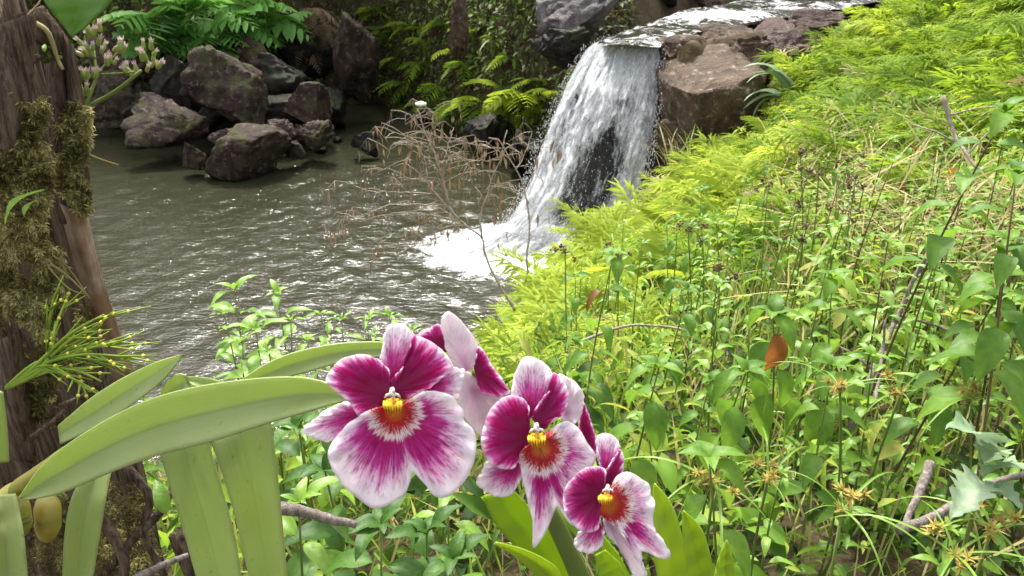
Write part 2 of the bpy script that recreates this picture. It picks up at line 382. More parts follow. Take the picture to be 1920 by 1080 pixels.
for i in range(9000):
    a = NR.rand() * 6.28; rr = abs(NR.randn()) * .42
    x = FB[0] + .35 + NR.uniform(-.9, .85) + math.cos(a) * rr * .6; y = FB[1] + .0 + math.sin(a) * rr * .6
    z = abs(NR.randn()) * .20 * math.exp(-rr) + .01; s = NR.uniform(.003, .009) * (1.6 if z < .08 else 1); C.append((x, y, z)); R.append((s, s, s))
spray = link('spray', mesh_np('spray', *blobs(C, R), M['spray'])); tag(spray, 'white droplets and spray around the waterfall', 'spray', kind='stuff')

# ------------------------------------------------------------------ rocks
def rock_mesh(name, mat, seed, cuts=9, rough=.16, sub=4, flat_top=False):
    import bmesh
    bm = bmesh.new(); bmesh.ops.create_icosphere(bm, subdivisions=sub, radius=1)
    V = np.array([v.co[:] for v in bm.verts])
    e = .42 if flat_top else .72; V = np.sign(V) * np.abs(V) ** e; V = V / np.abs(V).max()
    Fc = [[v.index for v in f.verts] for f in bm.faces]; bm.free()
    rs = np.random.RandomState(seed)
    for k in range(cuts):
        nrm = rs.randn(3); nrm /= np.linalg.norm(nrm); h = rs.uniform(.62, .95) if flat_top else rs.uniform(.42, .82)
        d = V @ nrm; V = V - np.outer(np.clip(d - h, 0, None) * .985, nrm)
    out = []
    for p in V:
        q = Vector(p) * 1.0; n = mnoise.fractal(q * 1.4 + Vector((seed * 3.1, seed, 0)), .9, 2.1, 5)
        r2 = abs(mnoise.noise(q * 3.1 + Vector((seed, 0, seed)))); out.append(p * (1 + rough * n - rough * .6 * (1 - min(1, r2 * 5))))
    return mesh_np(name, out, Fc, mat)
rock_n = [0]
def rock(px, py, wpx, hpx, Y, mat, label, group=None, dep=None, roll=0, yaw=None, cuts=15, rough=.17, flat=False, sub=5, name='boulder', part_of=None, cat='rock'):
    rock_n[0] += 1; c = PY(px, py, Y); d = (c - CAMP) @ FWD
    rx, rz = wpx * .5 * d / F, hpx * .5 * d / F / (cp * .96)
    me = rock_mesh(name, M[mat], rock_n[0] * 7 + 3, cuts, rough, sub, flat)
    lo = np.zeros(len(me.vertices) * 3); me.vertices.foreach_get('co', lo); lo = lo.reshape(-1, 3)
    if yaw is None: yaw = uni(-.4, .4)
    Rm = np.array((Matrix.Rotation(roll, 3, 'Y')))
    ext = np.abs(lo).max(0); lo = lo / ext
    S = lo * np.array([rx, dep if dep else (rx + rz) * .5, rz]); S = S @ Rm.T
    S[:, 0] *= rx / np.abs(S[:, 0]).max(); S[:, 2] *= rz / np.abs(S[:, 2]).max()
    me.vertices.foreach_set('co', S.ravel()); me.update()
    o = link(name, me); o.location = Vector(c.tolist())
    tag(o, label, cat, group); return o
rock(445, 172, 205, 148, 17.3, 'rock', 'largest upright boulder in the heap across the pool', dep=.8, roll=.15)
rock(320, 238, 160, 98, 16.5, 'rock', 'tilted slab boulder pointing left into the pool', dep=.7, roll=.35)
rock(468, 292, 152, 100, 15.5, 'rock', 'rounded front boulder with pale lichen at the waterline', dep=.7, cuts=5, rough=.10)
rock(362, 300, 52, 66, 15.3, 'rock', 'small pinkish rock left of the rounded front boulder', dep=.25)
rock(575, 200, 86, 80, 17.6, 'rock', 'smooth grey round rock at the right of the heap', dep=.5, cuts=4, rough=.08)
rock(588, 258, 78, 56, 16.4, 'rock', 'low rock below the smooth grey round rock', dep=.4)
rock(527, 242, 60, 44, 16.9, 'rock_red', 'small brown rock wedged between the large boulder and front boulder', dep=.3)
rock(555, 285, 40, 40, 16.0, 'rock', 'small dark rock at the right foot of the front boulder', dep=.2)
rock(686, 270, 56, 46, 16.6, 'rock_dark', 'lone dark pointed rock standing in the open pool', dep=.3, cuts=12)
rock(425, 258, 80, 40, 16.3, 'rock_red', 'flat wet rock under the large upright boulder', dep=.4)
rock(225, 185, 120, 90, 19.0, 'rock', 'broad rock at the far left waterline', dep=.8)
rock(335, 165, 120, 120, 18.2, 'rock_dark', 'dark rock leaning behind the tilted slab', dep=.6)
rock(280, 118, 110, 90, 19.6, 'rock', 'brown rock higher on the bank above the far left rock', dep=.7)
rock(215, 110, 90, 90, 20.2, 'rock_red', 'reddish rock on the bank behind the white flower heads', dep=.6)
rock(240, 45, 130, 80, 21.5, 'rock', 'rock near the top edge above the left bank', dep=.8)
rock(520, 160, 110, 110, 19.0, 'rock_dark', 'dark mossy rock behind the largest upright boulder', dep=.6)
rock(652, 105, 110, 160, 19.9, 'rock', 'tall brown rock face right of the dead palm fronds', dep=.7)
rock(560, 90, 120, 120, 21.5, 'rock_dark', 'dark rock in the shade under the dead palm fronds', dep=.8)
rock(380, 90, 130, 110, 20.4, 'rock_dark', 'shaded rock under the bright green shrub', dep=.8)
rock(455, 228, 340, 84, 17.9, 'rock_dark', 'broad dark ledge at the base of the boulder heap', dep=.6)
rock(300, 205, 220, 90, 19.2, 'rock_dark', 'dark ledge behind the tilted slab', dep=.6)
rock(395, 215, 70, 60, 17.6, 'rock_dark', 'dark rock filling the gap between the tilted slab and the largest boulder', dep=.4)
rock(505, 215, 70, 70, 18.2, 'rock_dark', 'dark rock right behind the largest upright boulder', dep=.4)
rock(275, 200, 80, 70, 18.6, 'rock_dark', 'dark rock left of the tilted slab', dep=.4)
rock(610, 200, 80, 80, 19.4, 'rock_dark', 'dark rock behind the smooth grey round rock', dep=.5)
rock(470, 105, 110, 80, 19.2, 'rock', 'brown rock above the largest upright boulder', dep=.5)
for i, (x, y, ww, hh) in enumerate([(183, 232, 26, 16), (205, 236, 18, 12), (236, 222, 22, 14), (480, 236, 24, 18), (500, 258, 22, 16), (612, 236, 26, 20), (560, 240, 30, 22), (632, 262, 18, 12), (545, 262, 20, 16), (518, 268, 22, 18), (602, 280, 26, 16)]):
    rock(x, y, ww, hh, PZ(x, y + hh * .4, 0)[1], 'rock', 'small stone lying among the boulders at the waterline', 'small stones at the waterline', sub=3, name='stone', cat='stone')
rock(908, 245, 95, 85, 16.9, 'rock_dark', 'dark wet rock below the bright cliff ferns', dep=.5)
rock(770, 230, 120, 50, 20.5, 'rock_dark', 'low dark ledge at the back of the pool', dep=.5)
rock(980, 285, 70, 80, 15.5, 'rock_dark', 'dark rock tucked behind the left edge of the waterfall', dep=.5)
rock(1086, 28, 165, 120, 14.6, 'rock_grey', 'pale grey boulder at the left of the waterfall lip', dep=.9, roll=-.25, cuts=8)
rock(1048, 92, 120, 76, 13.9, 'rock_dark', 'dark overhang below the pale grey boulder', dep=.5)
rock(1248, -8, 80, 50, 17.4, 'rock_dark', 'dark rock in the stream at the top edge', dep=.5)
rock(1325, -6, 70, 36, 17.8, 'rock_red', 'reddish rock in the stream beside the white rapid', dep=.5)
_bl = rock(1318, 190, 186, 162, 12.2, 'rock_tan', 'flat-topped brown rock block right of the waterfall', dep=1.05, flat=True, cuts=5, rough=.09, sub=5); _bl.rotation_euler.x = .13
rock(1296, 88, 110, 44, 13.1, 'rock_tan', 'low brown hump on the back of the flat-topped rock', dep=.35, sub=3)
rock(1398, 112, 90, 84, 12.9, 'rock_tan', 'cracked brown rock next to the flat-topped rock', dep=.6, flat=True, cuts=5)
rock(1440, 70, 110, 62, 14.2, 'rock_red', 'reddish rock at the edge of the stream rapid', dep=.6)
rock(1492, 98, 120, 76, 13.6, 'rock_red', 'reddish brown rock half hidden by yellow ferns', dep=.6)
rock(1262, 98, 60, 50, 12.95, 'rock_tan', 'small brown rock between the waterfall lip and the flat-topped rock', dep=.3)
rock(1350, 72, 120, 44, 14.0, 'rock_tan', 'low brown rock on the near edge of the rapid', dep=.35)
rock(1525, 48, 130, 50, 14.9, 'rock_red', 'reddish rock at the far right of the stream edge', dep=.4)
rock(862, 50, 46, 120, 18.6, 'rock_tan', 'pale tan upright rock in the cliff', dep=.35)
rock(1410, 195, 110, 140, 12.2, 'rock_red', 'brown rock face behind the broad pale leaves', dep=.6)
rock(1118, 340, 190, 300, 12.75, 'rock_dark', 'dark rock apron behind the falling water', dep=.75, cuts=6)
rock(1232, 330, 60, 190, 12.0, 'rock_dark', 'narrow dark rock at the right edge of the waterfall', dep=.4)
rock(1165, 170, 130, 150, 13.3, 'rock_dark', 'dark ledge under the waterfall lip', dep=.6, cuts=6)
rock(1300, 305, 170, 150, 11.75, 'rock_tan', 'brown rock foot below the flat-topped rock', dep=.5, sub=5)

# ------------------------------------------------------------------ plant building blocks
M['fern_y'] = leaf_mat('yellow_green_fern', [(.15, .23, .025), (.29, .38, .04), (.44, .52, .09)], .6, .45, .1)
M['fern_g'] = leaf_mat('green_fern', [(.07, .13, .015), (.15, .25, .02), (.28, .38, .04)], .6, .45, .1)
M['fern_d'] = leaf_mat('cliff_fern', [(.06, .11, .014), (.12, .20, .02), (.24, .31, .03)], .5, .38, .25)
M['weed'] = leaf_mat('weed_leaf', [(.06, .14, .018), (.11, .23, .025), (.19, .33, .04)], .5, .42, .3)
M['weed_b'] = leaf_mat('bright_weed_leaf', [(.11, .23, .025), (.18, .33, .04), (.28, .43, .07)], .4, .42, .4)
M['weed_d'] = leaf_mat('deep_green_leaf', [(.03, .085, .012), (.055, .135, .018), (.09, .19, .028)], .5, .38, .3)
M['shrub'] = leaf_mat('shrub_leaf', [(.06, .16, .03), (.11, .28, .05), (.22, .42, .11)], .4, .35, .4)
M['pale'] = leaf_mat('pale_leaf', [(.14, .24, .11), (.22, .32, .18), (.32, .40, .27)], .5, .25, .3)
M['rust'] = leaf_mat('rusty_leaf', [(.10, .10, .015), (.17, .075, .015), (.24, .10, .025)], .5, .4, .3)
M['straw'] = leaf_mat('dry_straw', [(.16, .125, .045), (.29, .25, .105), (.42, .37, .19)], .7, .2, .2)
M['dead'] = leaf_mat('dead_brown_leaf', [(.12, .078, .045), (.22, .15, .09), (.32, .24, .155)], .7, .2, .2)
M['stem'] = leaf_mat('green_stem', [(.09, .13, .03), (.14, .2, .04), (.19, .24, .06)], .5, .1, .3)
M['stem_b'] = leaf_mat('brown_stem', [(.06, .04, .02), (.11, .07, .035), (.16, .11, .05)], .7, .0, .3)
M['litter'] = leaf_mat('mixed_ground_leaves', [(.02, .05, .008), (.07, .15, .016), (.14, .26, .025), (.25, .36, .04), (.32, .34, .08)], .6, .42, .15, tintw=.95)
M['grass'] = leaf_mat('grass_blades', [(.10, .17, .02), (.18, .27, .04), (.30, .34, .08), (.40, .35, .16)], .5, .35, .3, tintw=.95)
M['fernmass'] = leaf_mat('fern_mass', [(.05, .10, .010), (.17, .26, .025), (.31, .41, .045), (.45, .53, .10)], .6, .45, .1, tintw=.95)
M['ivy'] = leaf_mat('cliff_leaves', [(.07, .045, .025), (.075, .10, .022), (.11, .19, .028), (.21, .29, .04)], .55, .3, .2, tintw=.95)
M['sedge'] = leaf_mat('sedge_spikelet', [(.24, .19, .04), (.36, .28, .06), (.42, .36, .10)], .6, .25, .2)
M['crown'] = leaf_mat('tree_crown_leaf', [(.025, .05, .012), (.04, .085, .018), (.07, .12, .025)], .5, .3, .3)
m = NM('dry_branch_bark'); v = m.coord(); nz = m.noise(m.scale(v, (30, 30, 8)), 3, 5, .6)
M['twig'] = m.done(m.bsdf(m.ramp(nz, [(.3, (.17, .13, .095)), (.55, (.33, .275, .22)), (.75, (.50, .45, .38))]), .8, m.bump(nz, .5, .004), .2))
m = NM('grey_driftwood'); v = m.coord(); nz = m.noise(m.scale(v, (40, 40, 6)), 3, 6, .65)
M['wood'] = m.done(m.bsdf(m.ramp(nz, [(.3, (.07, .055, .045)), (.55, (.20, .17, .145)), (.75, (.36, .32, .28))]), .85, m.bump(nz, .8, .006), .2))

def ovate(name, mat, wd=.46, droop=.28, fold=.10, rows=7, wave=.02, tip=1.0, seed=0, teeth=0):
    V = []; T = []; C = (-1, -.55, 0, .55, 1); rs = random.Random(seed)
    for i in range(rows + 1):
        u = i / rows
        w_ = wd * .5 * (math.sin(math.pi * u ** .78)) ** (.8 * tip) if 0 < u < 1 else .004
        if teeth and 0 < i < rows: w_ *= 1 + .24 * math.sin(u * 6.28 * 5.5) + .06 * math.sin(u * 6.28 * 17)
        for c in C:
            z = .10 * math.sin(u * 3.1) - droop * u * u + fold * abs(c) * w_ * 2.4 + wave * math.sin(u * 11 + c * 2 + seed) * abs(c)
            V.append((c * w_, u, z)); T.append(.42 + (.28 if c == 0 else 0) + .12 * ((i % 2) - .5) * (abs(c) == .55))
    Fc = [(i * 5 + k, i * 5 + k + 1, (i + 1) * 5 + k + 1, (i + 1) * 5 + k) for i in range(rows) for k in range(4)]
    return mesh_np(name, V, Fc, mat, True, T)
def strap(name, mat, wd=.06, arch=.2, droop=.5, rows=9):
    V = []; T = []
    for i in range(rows + 1):
        u = i / rows; w_ = wd * .5 * (1 - u) ** .45 * (min(1, .5 + u * 3)); z = arch * math.sin(u * 2.2) - droop * u ** 2.2
        for c in (-1, 0, 1): V.append((c * w_, u * (1 - .12 * u), z + abs(c) * w_ * .5)); T.append(.45 + .2 * (c == 0))
    Fc = [(i * 3 + k, i * 3 + k + 1, (i + 1) * 3 + k + 1, (i + 1) * 3 + k) for i in range(rows) for k in range(2)]
    return mesh_np(name, V, Fc, mat, True, T)
def frond(name, mat, n=13, width=.5, lift=.35, droop=.8, leaflets=8, fine=True, seed=0, gap=.10, broad=.8):
    b = MB(); rs = random.Random(seed)
    def axis(u): return np.array([.03 * math.sin(u * 3 + seed), u * (1 - .10 * u), lift * u - droop * u * u])
    pts = [axis(i / 8) for i in range(9)]; b.tube(pts, [.010 * (1 - .8 * i / 8) for i in range(9)], 3, .7, False)
    for i in range(n):
        u = gap + (1 - gap) * (i + .5) / n; L = width * (math.sin(math.pi * min(1, .16 + .84 * u)) ** .8) * rs.uniform(.9, 1.08) * (1.0 if u < .96 else .7)
        for s in (-1, 1):
            p0 = axis(u); dirv = np.array([s * .9, .45 + rs.uniform(-.1, .1), -.18 - .35 * u + rs.uniform(-.08, .08)]); dirv /= np.linalg.norm(dirv)
            if fine:
                e = p0 + dirv * L; b.tube([p0, (p0 + e) / 2 + [0, 0, .02], e + [0, 0, -.10 * L]], [.004, .003, .001], 3, .65, False)
                for k in range(leaflets):
                    q = (k + .6) / leaflets; c = p0 + dirv * L * q + np.array([0, 0, .02 * math.sin(q * 3) - .10 * L * q * q]); ll = L * .24 * (1 - .7 * q) + .010
                    for g in (-1, 1):
                        dd = np.array([-dirv[1] * s, dirv[0] * s, 0]) * g * s + dirv * .55; dd /= np.linalg.norm(dd)
                        side = dirv * (L / leaflets * .27)
                        tp = c + dd * ll + np.array([0, 0, -.25 * ll]); b.add([c - side, c + side, tp + side * .35, tp - side * .35], [(0, 1, 2, 3)], rs.uniform(.35, .65))
            else:
                b.blade(p0, p0 + dirv * L, L * .22 * broad + .012, .16 * L, 3, rs.uniform(.3, .7), side=np.array([-s * .25, .95, .1]))
    return b.mesh(name, mat)
def forked(name, mat, seed, nodes=7, wd=.036):
    b = MB(); rs = random.Random(seed)
    def axis(u): return np.array([.05 * math.sin(u * 3 + seed), u * .9, .62 * u - .75 * u * u])
    b.tube([axis(i / 6) for i in range(7)], [.010 * (1 - .7 * i / 6) for i in range(7)], 3, .25, False)
    for i in range(nodes):
        u = .30 + .70 * i / (nodes - 1)
        for s in (-1, 1):
            p = axis(u); a = rs.uniform(.5, 1.25); q = p + np.array([s * math.sin(a), math.cos(a), .15]) * rs.uniform(.05, .10)
            for g in (-1, 1, 0):
                aa = a * s + g * rs.uniform(.35, .7); L = rs.uniform(.22, .36) * (1.1 - .35 * abs(u - .6)); k = rs.uniform(.3, .8)
                e = q + np.array([math.sin(aa), math.cos(aa), rs.uniform(-.15, .25)]) * L
                b.blade(q, e, wd * rs.uniform(.8, 1.3), L * rs.uniform(.35, .8), 4, k, midw=1)
    return b.mesh(name, mat)
def basis(loc, az, pitch, size, roll=0.0, sx=1.0):
    return Matrix.Translation(Vector([float(c) for c in loc])) @ Matrix.Rotation(az, 4, 'Z') @ Matrix.Rotation(pitch, 4, 'X') @ Matrix.Rotation(roll, 4, 'Y') @ Matrix.Diagonal((size * sx, size, size, 1))
def put(name, mesh, parent, loc, az, pitch, size, roll=0.0, sx=1.0):
    o = link(name, mesh, parent); o.matrix_basis = basis(loc, az, pitch, size, roll, sx); return o

L_BROAD = [ovate('leaf', M['weed'], .52, .45, .12, 8, .025, seed=i) for i in range(3)]
L_BRIGHT = [ovate('leaf', M['weed_b'], .40, .30, .12, 7, .02, seed=i + 5) for i in range(3)]
L_DEEP = [ovate('leaf', M['weed_d'], .50, .35, .14, 8, .03, seed=i + 9) for i in range(2)]
L_RUST = ovate('leaf', M['rust'], .5, .5, .12, 8, .03, seed=3)
L_SLIM = [ovate('leaf', M['weed_b'], .26, .35, .14, 7, .02, seed=i + 15) for i in range(3)]
FR_Y = [forked('frond', M['fern_y'], i) for i in range(5)]
FR_G = [forked('frond', M['fern_g'], i + 10) for i in range(5)]
FR_X = [forked('frond', M['straw'], i + 40, 4) for i in range(2)]
FR_P = [frond('frond', M['fern_y'], 14, .42, .5, .8, 0, False, i + 60, .12, .75) for i in range(2)]
FR_D = [frond('frond', M['fern_d'], 10, .40, .35, .9, 0, False, i + 20, .1, .9) for i in range(3)]
FR_C = [frond('frond', M['fern_y'], 9, .40, .35, .9, 0, False, i + 24, .1, 1.1) for i in range(2)] + [frond('frond', M['fern_g'], 9, .40, .35, .9, 0, False, 27, .1, 1.1)]
FR_S = [frond('leaf', M['shrub'], 6, .42, .25, .5, 0, False, i + 30, .2, 1.6) for i in range(3)]

def scatter_mesh(name, mat, proto_v, proto_f, locs, mats, tint):
    """one joined mesh of many little leaves: proto (k,3), mats (n,3,3)"""
    pv = np.asarray(proto_v, float); k = len(pv); n = len(locs)
    V = np.einsum('nij,kj->nki', mats, pv) + locs[:, None, :]
    Fc = (np.asarray(proto_f)[None] + (np.arange(n) * k)[:, None, None]).reshape(n * len(proto_f), -1)
    return link(name, mesh_np(name, V.reshape(-1, 3), Fc, mat, True, np.repeat(tint, k)))
def rotm(az, pitch, roll, s):
    ca, sa = np.cos(az), np.sin(az); cx, sx = np.cos(pitch), np.sin(pitch); cy, sy = np.cos(roll), np.sin(roll)
    o = np.zeros_like(az); l = np.ones_like(az)
    Rz = np.stack([ca, -sa, o, sa, ca, o, o, o, l], -1).reshape(-1, 3, 3)
    Rx = np.stack([l, o, o, o, cx, -sx, o, sx, cx], -1).reshape(-1, 3, 3)
    Ry = np.stack([cy, o, sy, o, l, o, -sy, o, cy], -1).reshape(-1, 3, 3)
    return (Rz @ Rx @ Ry) * np.asarray(s)[:, None, None]
LEAFLET_V = [(0, 0, 0), (-.2, .45, .04), (.2, .45, .04), (0, .5, -.02), (0, 1, -.18)]
LEAFLET_F = [(0, 3, 1), (0, 2, 3), (1, 3, 4), (3, 2, 4)]
LEAF8_V = [(0, 0, 0), (-.15, .22, .05), (0, .25, .0), (.15, .22, .05), (-.21, .5, .05), (0, .52, -.02), (.21, .5, .05), (-.12, .78, -.05), (0, .8, -.09), (.12, .78, -.05), (0, 1, -.2)]
LEAF8_F = [(0, 2, 1, 1), (0, 3, 2, 2), (1, 2, 5, 4), (2, 3, 6, 5), (4, 5, 8, 7), (5, 6, 9, 8), (7, 8, 10, 10), (8, 9, 10, 10)]
LEAF8_F = [(0, 2, 1), (0, 3, 2), (1, 2, 5), (1, 5, 4), (2, 3, 6), (2, 6, 5), (4, 5, 8), (4, 8, 7), (5, 6, 9), (5, 9, 8), (7, 8, 10), (8, 9, 10)]
def proj(X, Y, Z):
    d = Y * cp + (H - Z) * sp; return 960 + F * X / d, 540 - F * ((Y * sp + (Z - H) * cp) / d), d
def in_view(X, Y, Z, m=160):
    px, py, d = proj(X, Y, Z); return (d > .2) & (px > -m) & (px < 1920 + m) & (py > -m) & (py < 1080 + m)
def near_side(X, Y): return Y < np.interp(X, [-40, -16, 1.6, 2.0, 2.15, 3.5, 6.5, 11, 20, 50], [14, 13, 12.2, 12.4, 12.6, 13.6, 16.2, 20.5, 26, 38])

def mound(x, y): return np.clip(.5 + .38 * np.sin(x * 2.9 + 1.3 * np.sin(y * 1.7)) * np.sin(y * 2.3 + 1.1 * np.sin(x * 1.9 + 1)) + .25 * np.sin(x * 6.1 + y * 3.3) * np.sin(y * 5.7 - x * 2.2), 0, 1)
# ------------------------------------------------------------------ fern bank on the right
def bank_points(n, y0, y1, seed, x0=-.6, x1=11):
    rs = np.random.RandomState(seed); X = rs.uniform(x0, x1, n); Y = rs.uniform(y0, y1, n); Z = terrain(X, Y)
    d, _ = seg_dist(X, Y, POOL, True)
    k = near_side(X, Y) & ~inside(X, Y, POOL) & (d > .42) & in_view(X, Y, Z)
    # keep clear of the rocks beside the falls
    k &= ~((Y > 10.9 + .35 * np.clip(X - 2, 0, 9)) & (X < 4.2))
    ds, tp = seg_dist(X, Y, STREAM, False); k &= ds > np.interp(tp, [0, 1, 2, 3, 6], [1.5, 1.9, 2.5, 3.0, 3.5])
    return X[k], Y[k], Z[k], rs
X, Y, Z, rs = bank_points(3000, 2.9, 17.5, 11); _k = (Y > 4.4) | (X < .35 + .12 * Y); X, Y, Z = X[_k], Y[_k], Z[_k]
kept = []
for x, y, z in zip(X, Y, Z):
    if all((x - a) ** 2 + (y - b) ** 2 > .30 ** 2 for a, b, c in kept): kept.append((x, y, z))
kept = kept[:295]
LM = [(1000, 520, 'at the bank edge over the waterfall foam'), (1000, 640, 'behind the topmost orchid petals'), (1150, 560, 'above the middle orchid flower'), (1180, 450, 'at the bank edge below the dark falls rock'), (1250, 380, 'next to the dry grass tufts'), (1330, 300, 'under the flat-topped brown rock'), (1400, 420, 'left of the budding stalks'), (1430, 240, 'below the pale blue-green leaves'), (1470, 160, 'beside the pale blue-green leaves'), (1500, 330, 'behind the budding stalks'),
      (1540, 110, 'next to the reddish stream rocks'), (1560, 230, 'in the middle of the upper slope'), (1600, 40, 'at the stream bank near the top edge'), (1620, 330, 'right of the budding stalks'), (1690, 120, 'high on the upper slope'), (1700, 230, 'left of the pale bare stick'), (1700, 400, 'by the matted dry straw'), (1750, 20, 'at the top edge right of the stream'), (1800, 330, 'below the pale bare stick'), (1820, 120, 'above the pale bare stick'), (1880, 30, 'in the top right corner'), (1900, 230, 'behind the right edge climber')]
for i, (x, y, z) in enumerate(kept):
    px, py, d = proj(x, y, z)
    yel = (px < 1480 + RND.gauss(0, 70)) if py > 120 else (px < 1660 + RND.gauss(0, 40))
    if y < 5.6: yel = px < 1260
    if yel: lab, grp, FR = 'bright yellow-green fern in the sunlit thicket beside the waterfall', 'yellow ferns on the bank', FR_Y
    elif py < 240: lab, grp, FR = 'arching green fern high on the right bank', 'green ferns high on the bank', FR_G
    else: lab, grp, FR = 'green fern among the weeds of the right slope', 'green ferns on the slope', FR_G
    lm = min(LM, key=lambda q: (q[0] - px) ** 2 + (q[1] - py) ** 2)[2]
    lab = {'yellow ferns on the bank': 'bright yellow-green fern ', 'green ferns high on the bank': 'arching green fern ', 'green ferns on the slope': 'mid-green fern '}[grp] + lm
    t = empty('fern', (x, y, z - .03 + .22 * (mound(x, y) - .3) * min(1, y / 7)), uni(0, 6.28)); tag(t, lab, 'fern', grp)
    pin = FR is FR_Y and RND.random() < .18; FRP = FR_P; nf = RND.randint(7, 10); s0 = uni(.40, .60) * (.85 if y < 6 else 1) * (.6 if y < 4 else 1)
    for k in range(nf):
        put('frond', RND.choice(FR_X) if RND.random() < .025 else RND.choice(FRP if pin else FR), t, (uni(-.05, .05), uni(-.05, .05), uni(.05, .22)), 6.28 * k / nf + uni(-.3, .3), uni(.0, 1.0), s0 * uni(.7, 1.2), uni(-.45, .45))
# low fern mass between them
fl = MB(); _r = random.Random(4)
for i in range(9):
    a = 6.28 * i / 9 + _r.uniform(-.3, .3); L = _r.uniform(.5, 1.0); p0 = np.array([0, 0, 0.]); fl.blade(p0 + [math.sin(a) * .1, math.cos(a) * .1, .1], np.array([math.sin(a) * L, math.cos(a) * L, _r.uniform(.1, .6)]), .11, L * .7, 3, 0)
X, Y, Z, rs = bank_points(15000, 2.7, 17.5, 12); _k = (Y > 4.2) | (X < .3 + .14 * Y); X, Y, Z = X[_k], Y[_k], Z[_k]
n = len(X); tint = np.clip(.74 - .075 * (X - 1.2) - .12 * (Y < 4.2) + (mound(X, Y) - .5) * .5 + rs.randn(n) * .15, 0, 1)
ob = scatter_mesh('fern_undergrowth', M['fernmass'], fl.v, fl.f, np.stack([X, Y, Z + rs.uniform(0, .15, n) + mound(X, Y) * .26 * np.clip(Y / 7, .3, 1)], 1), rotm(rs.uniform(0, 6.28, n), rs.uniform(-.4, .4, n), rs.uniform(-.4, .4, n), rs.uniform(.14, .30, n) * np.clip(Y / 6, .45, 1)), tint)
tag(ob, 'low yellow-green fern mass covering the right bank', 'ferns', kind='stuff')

# ------------------------------------------------------------------ low weeds and grass near the camera
def near_points(n, seed, x0=-1.6, x1=5.5, y0=.9, y1=6.5):
    rs = np.random.RandomState(seed); X = rs.uniform(x0, x1, n); Y = rs.uniform(y0, y1, n); Z = terrain(X, Y)
    d, _ = seg_dist(X, Y, POOL, True); k = ~inside(X, Y, POOL) & (d > .1) & in_view(X, Y, Z, 250) & ((Y > 1.25) | (X > -.2))
    return X[k], Y[k], Z[k], rs
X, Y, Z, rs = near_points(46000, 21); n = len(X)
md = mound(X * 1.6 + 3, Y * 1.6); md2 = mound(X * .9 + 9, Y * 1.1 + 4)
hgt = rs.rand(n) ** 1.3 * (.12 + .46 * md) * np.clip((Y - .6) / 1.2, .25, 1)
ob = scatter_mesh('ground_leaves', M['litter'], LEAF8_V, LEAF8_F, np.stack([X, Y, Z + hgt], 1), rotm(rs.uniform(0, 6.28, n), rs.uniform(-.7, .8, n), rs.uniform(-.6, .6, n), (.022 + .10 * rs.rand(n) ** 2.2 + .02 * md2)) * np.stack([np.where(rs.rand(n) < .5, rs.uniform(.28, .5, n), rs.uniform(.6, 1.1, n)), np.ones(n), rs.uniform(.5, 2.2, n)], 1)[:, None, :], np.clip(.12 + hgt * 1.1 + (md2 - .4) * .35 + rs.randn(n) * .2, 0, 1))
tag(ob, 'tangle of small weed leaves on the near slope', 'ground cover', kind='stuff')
gb = MB(); gb.blade((0, 0, 0), (0, .45, 1), .022, .22, 4, 0, side=np.array([1., 0, 0]))
X, Y, Z, rs = near_points(17000, 22, y1=7.5); n = len(X)
ob = scatter_mesh('grass', M['grass'], gb.v, gb.f, np.stack([X, Y, Z], 1), rotm(rs.uniform(0, 6.28, n), rs.uniform(-.5, .5, n), rs.uniform(-.3, .3, n), rs.uniform(.15, .5, n) * np.clip((Y - .4) / 1.4, .3, 1)), np.clip(.5 + rs.randn(n) * .3, 0, 1))
tag(ob, 'thin green and straw grass among the weeds', 'grass', kind='stuff')
# dry straw litter patches
X, Y, Z, rs = near_points(13000, 23, 1.0, 6, 2.2, 9); px, py, d = proj(X, Y, Z)
k = ((np.hypot((px - 1640) / 190, (py - 420) / 130) < 1) | (np.hypot((px - 1740) / 190, (py - 560) / 110) < 1) | (rs.rand(len(X)) < .05)); X, Y, Z = X[k], Y[k], Z[k]; n = len(X)
ob = scatter_mesh('dry_straw', M['straw'], gb.v, gb.f, np.stack([X, Y, Z + rs.uniform(.05, .50, n)], 1), rotm(rs.uniform(0, 6.28, n), rs.uniform(-1.7, -.3, n), rs.uniform(-.4, .4, n), rs.uniform(.2, .55, n)), np.clip(.5 + rs.randn(n) * .3, 0, 1))
tag(ob, 'dry straw and dead stalks matted on the slope', 'straw', kind='stuff')

